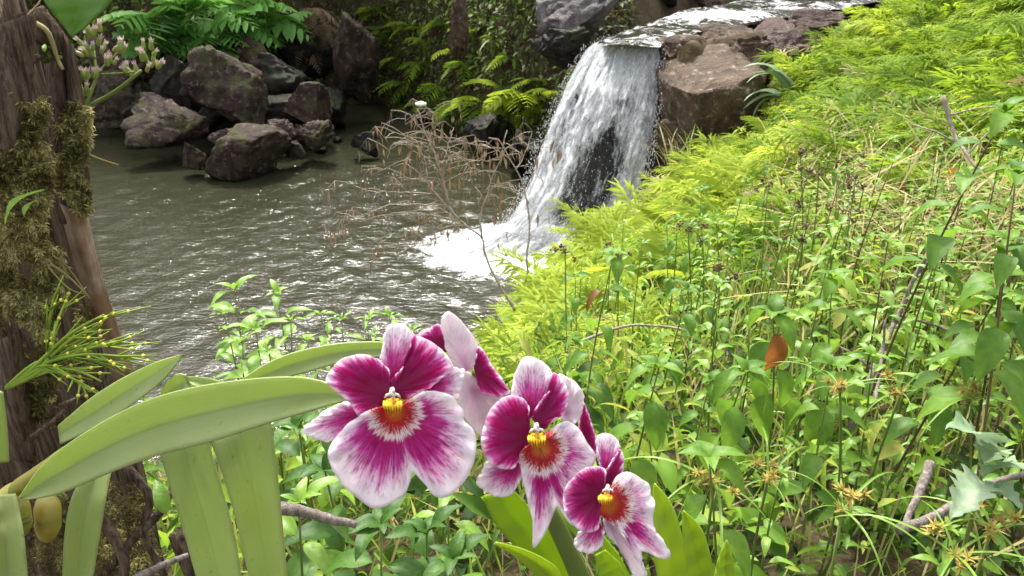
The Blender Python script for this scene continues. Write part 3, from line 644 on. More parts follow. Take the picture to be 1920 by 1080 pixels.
def bend(p0, p1, n=7, sag=.06, seed=0):
    p0 = np.asarray(p0, float); p1 = np.asarray(p1, float); rs = random.Random(seed); o = np.array([rs.uniform(-1, 1), rs.uniform(-1, 1), 0]) * sag
    return [p0 + (p1 - p0) * u + o * math.sin(math.pi * u) for u in np.linspace(0, 1, n)]
wd_n = [0]
def weed(top, label, group, leaves, size, pairs=6, span=.42, pitch=(-.7, .1), stem='stem', rust=0, lean=.10, name='weed', base=None, r=.0035, whorl=True, cat='plant'):
    wd_n[0] += 1; top = np.asarray(top, float)
    if base is None:
        bx, by = top[0] + uni(-lean, lean), top[1] + uni(-lean, lean); base = np.array([bx, by, gz(bx, by) - .02])
    t = empty(name, base); tag(t, label, cat, group)
    pts = bend(base * 0, top - base, 8, .03, wd_n[0]); b = MB(); b.tube(pts, [r * (1.25 - .8 * i / 7) for i in range(8)], 5, .5)
    b.build('stem', M[stem], t)
    Lt = np.linalg.norm(top - base); span = min(span, Lt * .9); az0 = uni(0, 6.28)
    pa = np.array(pts)
    for i in range(pairs):
        q = i / max(1, pairs - 1); s = 1 - (span / Lt) * (1 - q); f = s * 7; j = min(6, int(f)); c = pa[j] * (1 - (f - j)) + pa[j + 1] * (f - j)
        sz = size * (1.1 - .45 * q) * uni(.85, 1.15)
        for g in range(2):
            a = az0 + i * 1.57 + g * math.pi + uni(-.25, .25); pt = uni(*pitch) + .35 * q
            ms = L_RUST if rust and RND.random() < rust else RND.choice(leaves)
            put('leaf', ms, t, c + np.array([-math.sin(a), math.cos(a), .15]) * .010, a, pt, sz, uni(-.25, .25))
    if whorl:
        for g in range(4): put('leaf', RND.choice(leaves), t, pa[-1], az0 + g * 1.57 + .7 + uni(-.2, .2), uni(.35, 1.0), size * uni(.35, .55), 0)
    return t

# hero weeds, by place in the picture
weed(P(1398, 700, 1.45), 'broad-leaved weed with large drooping leaves in the middle of the right slope', None, L_BROAD, .115, 3, .16, (-1.2, -.7))
weed(P(1450, 590, 1.75), 'broad-leaved weed with one rusty orange hanging leaf', None, L_BROAD, .12, 4, .24, (-1.25, -.7)); _w = COL.objects[-1].parent
put('leaf', L_RUST, _w, P(1455, 625, 1.70) - np.array(_w.location), math.pi + .25, -1.35, .105, .1)
weed(P(1235, 690, 1.5), 'broad-leaved weed just above the smallest orchid flower', None, L_BROAD, .105, 4, .22, (-1.1, -.4))
weed(P(1560, 520, 2.1), 'tall broad-leaved weed between dry stick and yellow ferns', None, L_BROAD, .12, 5, .36, (-1.0, -.3))
weed(P(1290, 545, 2.3), 'slender weed with pale folded leaves at the foot of the ferns', None, L_BROAD, .10, 5, .34, (-1.0, -.2))
weed(P(1330, 860, 1.2), 'low weed with drooping leaves right of the orchid leaves', None, L_BROAD, .10, 4, .2, (-1.1, -.3))
weed(P(1560, 690, 1.7), 'weed standing right of the rusty hanging leaf', None, L_BROAD, .10, 4, .3, (-.9, -.2))
for x, y, d, s in [(1885, 210, 1.5, .10), (1905, 330, 1.35, .10), (1890, 455, 1.45, .10), (1868, 560, 1.55, .095)]:
    weed(P(x, y, d), 'leafy climber shoot along the right edge of the picture, ' + {210: 'topmost', 330: 'second from top', 455: 'third from top', 560: 'lowest'}[y], 'shoots along the right edge', L_BROAD, s, 6, .35, (-.6, .1), stem='stem_b', base=None, lean=.16)
for (x, y, d, lab) in [(440, 545, 2.5, 'leafy weed at the pool edge, leftmost of the row'), (520, 552, 2.6, 'leafy weed with pointed top at the pool edge, second from left'), (480, 620, 2.2, 'short leafy weed below the pool edge row'), (600, 590, 2.7, 'feathery yellow-green weed at the pool edge behind the strap leaf'), (690, 600, 2.8, 'yellow-green weed behind the largest orchid flower')]:
    weed(P(x, y, d), lab, 'weeds at the pool edge', L_SLIM if x > 560 else L_BRIGHT, .12 if x < 560 else .09, 6, .42, (-.4, .3))
for i, (x, y, d) in enumerate([(420, 590, 2.3), (455, 640, 2.1), (545, 600, 2.4), (575, 640, 2.3), (640, 600, 2.6), (655, 650, 2.4), (730, 595, 2.7), (770, 620, 2.6), (610, 650, 2.2), (505, 660, 2.0), (540, 690, 1.8), (700, 630, 2.5)]):
    weed(P(x, y, d), 'yellow-green weed in the low row before the pool, %s from the left' % ['first', 'second', 'fourth', 'sixth', 'eighth', 'ninth', 'eleventh', 'twelfth', 'seventh', 'third', 'fifth', 'tenth'][i], 'low weeds before the pool', L_SLIM if i % 3 else L_BRIGHT, uni(.06, .09), 8, .4, (-.4, .4))
for (x, y, d, lab) in [(560, 800, 1.25, 'dark green weed behind the hanging orchid leaves'), (610, 885, 1.15, 'dark green weed below the largest orchid flower'), (560, 945, 1.05, 'bright weed beside the grey stick'), (840, 920, 1.25, 'blue-green weed between the two large orchid flowers')]:
    weed(P(x, y, d), lab, 'weeds below the orchid', L_DEEP if 'dark' in lab else L_BRIGHT, .085, 5, .25, (-.6, .2))
# puckered leaves with brown seed heads
for (x, y, d, lab) in [(715, 985, .92, 'weed with dark puckered leaves and brown seed head below the orchid'), (800, 1000, 1.0, 'weed with brown seed head right of the puckered leaves'), (850, 1050, .95, 'weed with brown seed heads at the bottom edge')]:
    t = weed(P(x, y, d), lab, None, L_DEEP, .075, 3, .12, (-.5, .4))
    C = NR.randn(60, 3) * .014; C[:, 2] += .0; tp = np.array(t.children[0].data.vertices[-1].co)
    o = link('seed_head', mesh_np('seed_head', *blobs(C + tp, np.repeat(NR.uniform(.003, .006, (60, 1)), 3, 1)), M['dead'], tint=NR.rand(720)), t)
# scattered weeds on the slope
X, Y, Z, rs = near_points(1500, 31, .15, 4.6, 1.15, 5.6); kept = []
for x, y, z in zip(X, Y, Z):
    px, py, d = proj(x, y, z + .5)
    if px < 1040 or (px < 1300 and py > 900): continue
    if all((x - a) ** 2 + (y - b) ** 2 > (.11 + .03 * y) ** 2 for a, b, c in kept): kept.append((x, y, z))
WLM = [(1120, 640, 'above the middle orchid flower'), (1180, 780, 'behind the smallest orchid flower'), (1300, 640, 'left of the rusty hanging leaf'), (1290, 480, 'at the foot of the yellow ferns'), (1430, 480, 'below the budding stalks'), (1560, 430, 'right of the budding stalks'), (1650, 560, 'left of the leaning dry stick'), (1620, 720, 'under the leaning dry stick'), (1480, 800, 'below the rusty hanging leaf'), (1400, 950, 'right of the young orchid leaves'), (1540, 1020, 'beside the large star-headed sedge at the bottom'), (1680, 900, 'by the short brown stub stick'), (1750, 760, 'right of the leaning dry stick'), (1780, 560, 'behind the top of the leaning dry stick'), (1860, 700, 'below the right edge climber'), (1780, 440, 'near the matted dry straw'), (1870, 860, 'above the pale jagged leaves'), (1750, 1040, 'below the dark lying stick'), (1880, 1040, 'in the bottom right corner')]
for x, y, z in kept[:105]:
    h = uni(.40, .80) * (1 if y > 1.6 else .72); px, py, d = proj(x, y, z + h)
    k = RND.random()
    if px > 1640 and py > 420: k *= .55
    lm = min(WLM, key=lambda q: (q[0] - px) ** 2 + (q[1] - py) ** 2)[2]
    if k < .66: weed((x, y, z + h), 'bright narrow-leaved weed ' + lm, 'narrow-leaved weeds on the slope', L_BRIGHT if RND.random() < .45 else L_SLIM, uni(.05, .085), RND.randint(6, 10), .42, (-.45, .3), base=np.array([x + uni(-.05, .05), y, z - .02]))
    else: weed((x, y, z + h), 'mid-green broad-leaved weed ' + lm, 'broad-leaved weeds on the slope', L_BROAD, uni(.065, .10), 5, .38, (-1.0, .0), base=np.array([x + uni(-.05, .05), y, z - .02]), rust=.02)

X, Y, Z, rs = near_points(900, 33, 1.0, 4.6, 1.5, 4.6); kept = []
for x, y, z in zip(X, Y, Z):
    px, py, d = proj(x, y, z + .6)
    if px < 1640 or py < 330: continue
    if all((x - a) ** 2 + (y - b) ** 2 > .15 ** 2 for a, b, c in kept): kept.append((x, y, z))
for x, y, z in kept[:34]:
    h = uni(.55, .95) * min(1, .3 + y * .3); px, py, d = proj(x, y, z + h); lm = min(WLM, key=lambda q: (q[0] - px) ** 2 + (q[1] - py) ** 2)[2]
    weed((x, y, z + h), 'tall stem with light green leaf whorls ' + lm, 'tall leafy stems on the right', L_SLIM + L_BRIGHT[:1], uni(.065, .10), 9, .55, (-.5, .35), stem='stem_b', base=np.array([x + uni(-.06, .06), y, z - .02]))
# sedges with star-shaped spikelet heads
BR = strap('bract', M['weed_b'], .035, .12, .35)
def sedge(x, y, d, label):
    top = P(x, y, d); bx, by = top[0] + uni(-.05, .05), top[1] + uni(-.05, .05); base = np.array([bx, by, gz(bx, by) - .02])
    t = empty('sedge', base); tag(t, label, 'sedge', 'sedges with spiky heads'); tp = top - base
    b = MB(); b.tube(bend(base * 0, tp, 7, .02, int(x)), .0028, 5, .4); b.build('stalk', M['stem'], t)
    for k in range(6): put('bract', BR, t, tp, k * 1.05 + uni(-.3, .3), uni(-.05, .5), uni(.07, .20))
    for k in range(5):
        b = MB(); c = np.array([uni(-.03, .03), uni(-.03, .03), uni(.0, .035)]) * (k > 0)
        for j in range(22):
            v_ = np.array([RND.gauss(0, 1), RND.gauss(0, 1), RND.gauss(.3, .8)]); v_ /= np.linalg.norm(v_); b.blade(c, c + v_ * uni(.010, .022), .0036, 0, 2, uni(.2, .9))
        o = b.build('spikelet_cluster', M['sedge'], t); o.location = Vector(tp.tolist())
for x, y, d, lab in [(1340, 905, 1.25, 'sedge with yellow spiky head right of the orchid leaves'), (1580, 955, 1.2, 'sedge with large yellow star head near the bottom'), (1575, 730, 1.6, 'sedge with yellow head beside the rusty leaf'), (1820, 745, 1.6, 'sedge with brown-yellow head below the right edge climber'), (1860, 990, 1.15, 'sedge with pale yellow head in the bottom right corner'), (1790, 1040, 1.1, 'low sedge with yellow head at the bottom edge'), (1440, 900, 1.4, 'small sedge head between the two big sedges'), (1690, 735, 1.7, 'sedge head in the middle of the right slope')]:
    sedge(x, y, d, lab)
# thin stalks with dark buds
BSX = [1500, 1518, 1535, 1495, 1590, 1605, 1620, 1440, 1585, 1502, 1290, 1160, 1060, 1350]
for i, (x, y, d) in enumerate([(1500, 285, 3.4), (1518, 320, 3.3), (1535, 325, 3.2), (1495, 380, 3.0), (1590, 300, 3.4), (1605, 330, 3.2), (1620, 350, 3.3), (1440, 350, 3.5), (1585, 400, 2.8), (1502, 450, 2.6), (1290, 430, 3.0), (1160, 480, 3.2), (1060, 470, 3.3), (1350, 500, 2.6)]):
    top = P(x, y, d); bx, by = top[0] + uni(-.1, .1), top[1] + uni(-.1, .1); base = np.array([bx, by, gz(bx, by) - .02]); tp = top - base
    _o = sum(1 for q in BSX if q < x); t = empty('budding_stalk', base); tag(t, 'tall thin budding stalk, %s from the left among the stalks over the ferns' % ['first', 'second', 'third', 'fourth', 'fifth', 'sixth', 'seventh', 'eighth', 'ninth', 'tenth', 'eleventh', 'twelfth', 'thirteenth', 'fourteenth'][_o], 'stalk', 'thin budding stalks')
    b = MB(); b.tube(bend(base * 0, tp, 8, .05, i), .0028, 5, .4); b.build('stem', M['stem'], t)
    for k in range(4):
        a = uni(0, 6.28); e = tp + np.array([math.cos(a) * .06, math.sin(a) * .06, uni(-.05, .04)]) * (k > 0)
        b = MB(); b.tube([tp * .985, (tp + e) / 2 + [0, 0, .015], e], .0018, 4, .4)
        C = e + NR.randn(9, 3) * .006; V, Fc = blobs(C, np.repeat(NR.uniform(.0035, .006, (9, 1)), 3, 1)); b.add(V, Fc.tolist(), .9); b.build('bud', M['stem_b'], t)
# pale jagged leaf
JL = ovate('leaf', M['pale'], .60, .22, .22, 44, .05, seed=4, teeth=1)
base = P(1838, 1010, 1.15); base[2] = gz(base[0], base[1]); t = empty('pale_thistle', base); tag(t, 'plant with large pale jagged leaves near the right edge', 'plant')
tip = P(1843, 880, 1.15) - base; b = MB(); b.tube([tip * 0, tip * .5 + [.01, 0, 0], tip, P(1835, 835, 1.15) - base], [.005, .004, .003, .002], 5); b.build('stem', M['stem'], t)
for (sx_, sy_, ex, ey, s) in [(1838, 850, 1805, 790, .9), (1842, 870, 1880, 840, .7), (1845, 895, 1918, 870, .9), (1845, 905, 1800, 945, .8), (1845, 915, 1905, 935, .8)]:
    a = P(sx_, sy_, 1.15); e = P(ex, ey, 1.10); dv = Vector((e - a).tolist()); L = dv.length
    o = link('leaf', JL, t); q = dv.to_track_quat('Y', 'Z'); o.matrix_basis = Matrix.Translation(Vector((a - base).tolist())) @ q.to_matrix().to_4x4() @ Matrix.Rotation(uni(-.4, .4), 4, 'Y') @ Matrix.Scale(L * 1.15, 4)
# sticks
def stick(pts, r, label, mat='wood', name='dry_stick', forks=0):
    W = catmull([P(*p) for p in pts], 14); b = MB(); n = len(W); W = W + NR.randn(n, 3) * r * .09
    o0 = W[0].copy(); b.tube(W - o0, [r * (1 - .5 * i / n) * uni(.94, 1.06) for i in range(n)], 8, .5)
    for k in range(forks):
        j = RND.randint(3, n - 3); e = W[j] + np.array([uni(-.15, .15), uni(-.1, .1), uni(-.05, .15)]) * (r / .008); b.tube([W[j] - o0, (W[j] + e) / 2 - o0 + [0, 0, .01], e - o0], [r * .5, r * .4, r * .2], 5, .5)
    o = b.build(name, M[mat], None); o.location = Vector(o0.tolist()); tag(o, label, 'stick')
stick([(1590, 815, 2.2), (1640, 690, 2.3), (1685, 590, 2.4), (1720, 510, 2.4), (1770, 437, 2.35)], .011, 'grey-brown dry stick leaning up to the right on the slope', forks=2)
stick([(1685, 992, 1.25), (1760, 965, 1.3), (1840, 915, 1.35), (1930, 885, 1.4)], .009, 'dark dry stick lying across the pale jagged leaves')
stick([(1768, 180, 3.0), (1785, 240, 3.0), (1805, 280, 2.95), (1835, 320, 2.9)], .009, 'pale bare stick standing out of the upper right ferns', 'twig', forks=3)
stick([(1745, 870, 1.5), (1720, 930, 1.45), (1690, 1000, 1.4)], .010, 'short brown stub stick left of the pale jagged leaves')
stick([(525, 952, .85), (560, 958, .86), (610, 972, .87), (668, 984, .88)], .008, 'weathered grey stick behind the hanging orchid leaves')
stick([(255, 1085, .95), (300, 1062, .96), (352, 1040, .97)], .006, 'thin grey stick at the bottom left')
stick([(1090, 640, 2.6), (1170, 612, 2.7), (1240, 612, 2.8), (1290, 620, 2.8)], .006, 'thin pale stalk lying over the grass above the orchids', 'twig')
stick([(1640, 760, 1.9), (1655, 660, 2.0), (1660, 600, 2.0)], .006, 'thin dark upright stick in the right weeds', 'wood')

# ------------------------------------------------------------------ far cliff plants
def hit(px, py, y0=8.0, y1=30.0):
    r_ = ray(px, py); ys = np.linspace(y0, y1, 500); T = ys / r_[1]; Xs = r_[0] * T; Zs = H + r_[2] * T
    k = np.where(terrain(Xs, ys) > Zs)[0]; i = k[0] if len(k) else -1
    return np.array([Xs[i], ys[i], Zs[i]])
def cliff_fern(px, py, size, meshes, label, group, name='cliff_fern', n=6, cat='fern', dy=-.1):
    p = hit(px, py); p[1] += dy; t = empty(name, p, 0); tag(t, label, cat, group)
    for k in range(n):
        a = math.pi + (k / (n - 1) - .5) * 3.0 + uni(-.2, .2); put('frond' if name != 'shrub' else 'branch', RND.choice(meshes), t, (uni(-.05, .05), 0, uni(-.05, .05)), a, uni(-.2, .7), size * uni(.75, 1.15), uni(-.3, .3))
for i, (x, y, s) in enumerate([(940, 170, .95), (985, 185, 1.15), (905, 195, .9), (950, 205, .9), (1010, 215, .8), (870, 190, .85), (830, 165, .8), (880, 120, .7), (850, 95, .6), (790, 120, .7)]):
    cliff_fern(x, y, s, FR_C[:2] if i in (0, 1, 3, 8) else FR_C[2:], 'bright fern hanging on the dark cliff, ' + ['left of the waterfall foot', 'nearest the waterfall', 'over the dark wet rock', 'lowest above the dark wet rock', 'touching the waterfall edge', 'in the lower middle', 'left in the lower row', 'in the middle of the cliff', 'highest of the yellow ones', 'leftmost of the bright ones'][i], 'bright ferns on the cliff')
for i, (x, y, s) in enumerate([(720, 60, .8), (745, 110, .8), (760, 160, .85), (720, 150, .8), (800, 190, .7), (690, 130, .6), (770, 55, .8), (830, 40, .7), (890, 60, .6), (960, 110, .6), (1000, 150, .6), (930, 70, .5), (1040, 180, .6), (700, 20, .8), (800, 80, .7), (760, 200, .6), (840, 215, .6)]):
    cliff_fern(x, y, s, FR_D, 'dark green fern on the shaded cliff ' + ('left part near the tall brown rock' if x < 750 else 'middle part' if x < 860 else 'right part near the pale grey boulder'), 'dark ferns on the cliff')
for i, (x, y, s) in enumerate([(330, 30, 1.5), (365, 70, 1.2), (410, 20, 1.5), (450, 40, 1.4), (500, 15, 1.5), (535, 45, 1.2), (330, 75, 1.0), (430, 65, 1.2), (480, 60, 1.1)]):
    cliff_fern(x, y, s, FR_S, 'bright green bush with layered leaflets above the boulders, %s' % ['far left', 'low left', 'upper left', 'centre', 'upper right', 'right end', 'drooping lowest left', 'lower centre', 'lower right'][i], 'green bushes above the boulders', 'shrub', 9, 'shrub', -.9)
for i, (x, y) in enumerate([(580, 135), (575, 155), (545, 228)]):
    cliff_fern(x, y, .45 if i < 2 else .4, FR_S, 'small bright green plant growing among the rocks, %s' % ['upper', 'lower', 'grassy one beside the grey rock'][i], None, 'seedling', 5, 'plant', -1.2 if i < 2 else -4.4)
DP = frond('frond', M['dead'], 16, .30, .3, .9, 0, False, 50, .15, .5)
for i, (x, y) in enumerate([(470, 60), (600, 10), (620, 40), (580, 60)]):
    p = hit(x, y); p[1] -= 1.0; t = empty('dead_palm', p); tag(t, 'brown dead fronds hanging over the rocks, %s' % ['under the green bush', 'at the top edge', 'rightmost', 'nearest the mossy rock'][i], 'dead fronds', 'dead fronds over the rocks')
    for k in range(7): put('frond', DP, t, (0, 0, 0), math.pi + (k / 6 - .5) * 2.6, uni(-.9, .1), uni(.7, 1.1), uni(-.3, .3))
rs = np.random.RandomState(41); X = rs.uniform(-15, 2.4, 130000); Y = rs.uniform(13, 27, 130000); Z = terrain(X, Y); d, _ = seg_dist(X, Y, POOL, True)
k = ~inside(X, Y, POOL) & ~near_side(X, Y) & (d > .15) & (Z < 4.3) & (Z > .1) & ~((X > .75) & (Y < 14.6)) & in_view(X, Y, Z, 100); X, Y, Z, d = X[k], Y[k], Z[k], d[k]
n = len(X); pat = np.sin(X * 1.9 + 1) * np.sin(Z * 2.3 + X) * .5 + np.sin(X * .8 + Z) * .3
ob = scatter_mesh('cliff_leaves', M['ivy'], LEAFLET_V, LEAFLET_F, np.stack([X, Y - rs.uniform(.0, .3, n), Z + rs.uniform(-.05, .2, n)], 1), rotm(math.pi + rs.uniform(-1.4, 1.4, n), rs.uniform(-1.2, .5, n), rs.uniform(-.5, .5, n), rs.uniform(.07, .24, n)), np.clip(.40 + .36 * pat + rs.randn(n) * .18, 0, 1))
tag(ob, 'small leaves and mosses clothing the far cliff', 'ground cover', kind='stuff')

# trees on the hill above the far bank (their shade and reflections reach the pool)
cr = np.random.RandomState(77); n = 3000
dv = cr.randn(n, 3); dv /= np.linalg.norm(dv, axis=1)[:, None]; cl_ = cr.randint(0, 16, n); cc = cr.randn(16, 3); cc = cc / np.linalg.norm(cc, axis=1)[:, None] * .68
LC = (cc[cl_] + dv * (cr.rand(n, 1) ** .5) * .46) * np.array([2.3, 2.3, 1.9])
V = np.einsum('nij,kj->nki', rotm(cr.uniform(0, 6.28, n), cr.uniform(-1, 1, n), cr.uniform(-1, 1, n), cr.uniform(.25, .5, n)), np.array(LEAFLET_V)) + LC[:, None]
CROWN = mesh_np('crown', V.reshape(-1, 3), (np.array(LEAFLET_F)[None] + (np.arange(n) * 5)[:, None, None]).reshape(-1, 3), M['crown'], True, np.repeat(cr.rand(n), 5))
tb = MB(); tb.tube([(0, 0, -.5), (.05, 0, 1.5), (0, .08, 3.2), (.1, 0, 5)], [.2, .16, .13, .07], 8)
for a in range(5): tb.tube([(0, .05, 2.6 + a * .3), (math.cos(a * 1.3) * .8, math.sin(a * 1.3) * .8, 3.6 + a * .3), (math.cos(a * 1.3) * 1.5, math.sin(a * 1.3) * 1.5, 4.4 + a * .25)], [.07, .05, .02], 6)
TRUNK = tb.mesh('trunk', M['wood'])
for i, (x, y, s) in enumerate([(-17, 25.5, 1.1), (-13.5, 26, 1), (-10.5, 25.3, 1.1), (-7.5, 26.1, 1), (-5, 27.5, 1.15), (-2.2, 26.8, 1), (.3, 24.8, .95), (1.6, 26, 1.1), (4.2, 25, 1), (7, 28, 1.2), (-19, 29, 1.4), (-12, 29, 1.4), (-4, 31, 1.4), (3, 32, 1.4), (11, 31, 1.3), (-24, 25, 1.2)]):
    z = gz(x, y); t = empty('tree', (x, y, z), uni(0, 6), s); tag(t, 'dense dark tree on the slope above the far bank', 'tree', 'trees above the far bank')
    link('trunk', TRUNK, t); o = link('crown', CROWN, t); o.location = (0, 0, 4.6)
    o = link('crown', CROWN, t); o.location = (.5, .4, 2.6); o.rotation_euler = (0, 0, 2); o.scale = (.8, .8, .7)

# grass tufts beside the falls, broad pale leaves by the rock
GT = strap('blade', M['straw'], .035, .1, .35); GG = strap('blade', M['weed_b'], .035, .1, .3)
for (x, y, Yv, s, ms, lab) in [(1262, 300, 11.0, .75, GT, 'straw-coloured grass tuft on the rock right of the waterfall'), (1300, 310, 10.7, .75, GG, 'green grass tuft below the flat-topped rock'), (1330, 330, 10.5, .7, GT, 'dry grass tuft at the edge of the yellow ferns'), (1240, 370, 10.6, .7, GT, 'dry grass tuft low beside the waterfall')]:
    p = PY(x, y, Yv); t = empty('grass_tuft', p); tag(t, lab, 'grass', 'grass tufts by the waterfall')
    for k in range(26): put('blade', ms, t, (uni(-.15, .15), uni(-.1, .1), uni(-.25, .05)), uni(0, 6.28), uni(.6, 1.5), s * uni(.6, 1.1), uni(-.5, .5), uni(.6, 1))
BL = strap('leaf', M['pale'], .16, .15, .35)
p = PY(1475, 180, 11.4); t = empty('ginger_plant', p); tag(t, 'plant with long pale blue-green leaves beside the brown rock', 'plant')
for (ex, ey) in [(1410, 95), (1400, 125), (1395, 160), (1400, 178), (1425, 110), (1405, 200)]:
    e = PY(ex, ey, 11.1); a = p + np.array([uni(-.05, .1), 0, uni(-.15, .1)]); dvv = Vector((e - a).tolist()); o = link('leaf', BL, t)
    o.matrix_basis = Matrix.Translation(Vector((a - p).tolist())) @ dvv.to_track_quat('Y', 'Z').to_matrix().to_4x4() @ Matrix.Rotation(uni(-.5, .5), 4, 'Y') @ Matrix.Scale(dvv.length * 1.1, 4)

# ------------------------------------------------------------------ dry shrub in front of the pool
def zc(x, y): return (640 + x / 3.374, 180 + y / 3.374)
D0 = 6.0; bpos = P(965, 585, D0)
bpos = np.array([bpos[0], bpos[1], min(bpos[2], gz(bpos[0], bpos[1]))]) if False else bpos
shrub = empty('dry_shrub', bpos); tag(shrub, 'leafless grey-brown shrub with drooping dead leaves over the pool', 'shrub')
BRS = [([(1100, 1360), (1000, 1200), (900, 980), (890, 900), (750, 785), (680, 690)], .012), ([(680, 690), (640, 520), (590, 380), (540, 250), (480, 80)], .010), ([(750, 785), (620, 640), (545, 550), (545, 470), (500, 320)], .009),
       ([(660, 690), (430, 685), (290, 690), (150, 750), (20, 820)], .007), ([(740, 790), (560, 755), (390, 735), (250, 760), (150, 790)], .006), ([(580, 620), (370, 610), (170, 600), (90, 570)], .006), ([(545, 550), (430, 520), (310, 460), (230, 480)], .006),
       ([(890, 900), (880, 770), (930, 600), (970, 480), (1010, 380), (1050, 215)], .008), ([(1165, 1180), (1180, 1000), (1190, 800), (1180, 720), (1150, 580), (1090, 440), (1000, 280), (930, 265)], .009), ([(1100, 470), (1160, 370), (1210, 225)], .005),
       ([(1010, 335), (850, 310), (760, 280), (700, 290)], .005), ([(1010, 400), (900, 410), (740, 390)], .005), ([(970, 480), (830, 480), (780, 530)], .004), ([(590, 380), (640, 420), (690, 260), (710, 200)], .005), ([(540, 250), (420, 110), (405, 180)], .004),
       ([(545, 300), (430, 290), (330, 300), (290, 400)], .005), ([(500, 320), (420, 260), (330, 235), (275, 265)], .005), ([(560, 260), (590, 110), (610, 60)], .004), ([(930, 600), (1000, 570), (1090, 600), (1130, 650)], .004), ([(640, 520), (690, 380), (810, 350)], .004), ([(890, 900), (830, 850), (700, 780), (600, 860)], .004), ([(750, 900), (600, 930), (430, 960), (350, 1000)], .005)]
leafpos = []
for bi, (pl, r0) in enumerate(BRS):
    base_d = D0 + (0 if r0 > .007 else uni(-.35, .35))
    pts = [P(*zc(*q), D0 + (base_d - D0) * (i / (len(pl) - 1))) for i, q in enumerate(pl)]
    W = catmull(pts, 16); W[1:-1] += NR.randn(14, 3) * .004; b = MB(); b.tube(W - bpos, [r0 * 1.05 * (1 - .6 * i / 15) for i in range(16)], 5, .5)
    for k in range(6 if bi not in (0,) else 2):
        j = RND.randint(4, 15); g = W[j]; s_ = RND.choice([-1, 1]); e = g + np.array([s_ * uni(.05, .22), uni(-.18, .18), uni(-.02, .10)]); e2 = e + np.array([s_ * uni(.02, .08), uni(-.05, .05), uni(-.12, -.03)])
        b.tube([g - bpos, (g + e) / 2 - bpos + [0, 0, .012], e - bpos, e2 - bpos], [.0028, .0024, .002, .001], 4, .5); leafpos.append(e2); leafpos.append(e)
        if RND.random() < .5:
            e3 = e + np.array([uni(-.12, .12), uni(-.1, .1), uni(-.12, .05)]); b.tube([e - bpos, e3 - bpos], [.002, .001], 3, .5)
    b.build('branch', M['twig'], shrub)
LP = np.repeat(np.array(leafpos), 2, 0); keep = NR.rand(len(LP)) < .6; LP = LP[keep] + NR.randn(keep.sum(), 3) * .02; n = len(LP)
V = np.einsum('nij,kj->nki', rotm(NR.uniform(0, 6.28, n), NR.uniform(-1.7, -1.0, n), NR.uniform(-.5, .5, n), NR.uniform(.05, .13, n)) @ np.diag([.5, 1, 1]), np.array(LEAFLET_V)) + (LP - bpos)[:, None]
o = link('dead_leaves', mesh_np('dead_leaves', V.reshape(-1, 3), (np.array(LEAFLET_F)[None] + (np.arange(n) * 5)[:, None, None]).reshape(-1, 3), M['dead'], True, np.repeat(NR.rand(n), 5)), shrub); o['kind'] = 'stuff'
m = NM('white_petal'); M['white'] = m.done(m.bsdf((.8, .8, .76), .5))
c = P(*zc(503, 50), D0 - .1) - bpos; V, Fc = blobs([c], [(.05, .05, .018)]); link('seed_pod', mesh_np('seed_pod', V, Fc, M['white']), shrub)

# ------------------------------------------------------------------ mossy trunk on the left
m = NM('dark_fibrous_bark'); v = m.coord(); f1 = m.noise(m.scale(v, (26, 26, 3.0)), 2, 7, .7, .6); f2 = m.noise(m.scale(v, (90, 90, 8)), 2, 5, .7)
M['bark'] = m.done(m.bsdf(m.mix(m.ramp(f2, [(.4, 0.), (.65, .7)]), m.ramp(f1, [(.3, (.016, .010, .007)), (.5, (.070, .041, .026)), (.68, (.17, .10, .064))]), (.27, .215, .155)), .85, m.bump(m.math('ADD', f1, m.math('MULTIPLY', f2, .4)), 1., .02), .2))
m = NM('reddish_sheath'); v = m.coord(); f1 = m.noise(m.scale(v, (50, 50, 4)), 2, 6, .65, .3); f0 = m.noise(v, 14, 4, .6)
M['sheath'] = m.done(m.bsdf(m.mix(m.ramp(f0, [(.42, 0.), (.58, 1.)]), m.ramp(f1, [(.3, (.10, .052, .03)), (.6, (.23, .13, .08))]), m.ramp(f1, [(.3, (.22, .15, .105)), (.65, (.42, .33, .26))])), .6, m.bump(f1, .6, .004), .3))
M['moss'] = leaf_mat('moss', [(.05, .045, .016), (.14, .125, .04), (.27, .25, .085), (.42, .40, .18)], .9, .2, .1, tintw=.95)
TX, TY, TR = -.732, .985, .122
trunk = empty('mossy_trunk', (TX, TY, gz(TX, TY) - .05)); TB = np.array(trunk.location)
tag(trunk, 'dark mossy tree trunk with peeling bark at the left edge', 'tree')
na, nz_ = 150, 200; V = []
z0, z1 = TB[2], 4.50
for i in range(nz_ + 1):
    z = z0 + (z1 - z0) * i / nz_
    for k in range(na):
        a = 2 * math.pi * k / na; rr = TR * (1 + .22 * max(0, (3.75 - z)) ** 1.5)
        rr *= 1 + .10 * mnoise.noise(Vector((math.cos(a) * 2.2, math.sin(a) * 2.2, z * 1.6))) + .07 * abs(mnoise.noise(Vector((math.cos(a) * 7, math.sin(a) * 7, z * 2.5)))) + .05 * mnoise.noise(Vector((math.cos(a) * 14, math.sin(a) * 14, z * 5))) + .035 * mnoise.noise(Vector((math.cos(a) * 34, math.sin(a) * 34, z * 14)))
        zz = z + (.05 * math.sin(a * 3) + .06 * mnoise.noise(Vector((a * 4, 0, 0)))) * (i == nz_)
        V.append((TX + math.cos(a) * rr - TB[0], TY + math.sin(a) * rr - TB[1], zz - TB[2]))
Fc = [(i * na + k, i * na + (k + 1) % na, (i + 1) * na + (k + 1) % na, (i + 1) * na + k) for i in range(nz_) for k in range(na)] + [tuple(nz_ * na + k for k in range(na))]
link('trunk', mesh_np('trunk', V, Fc, M['bark']), trunk)
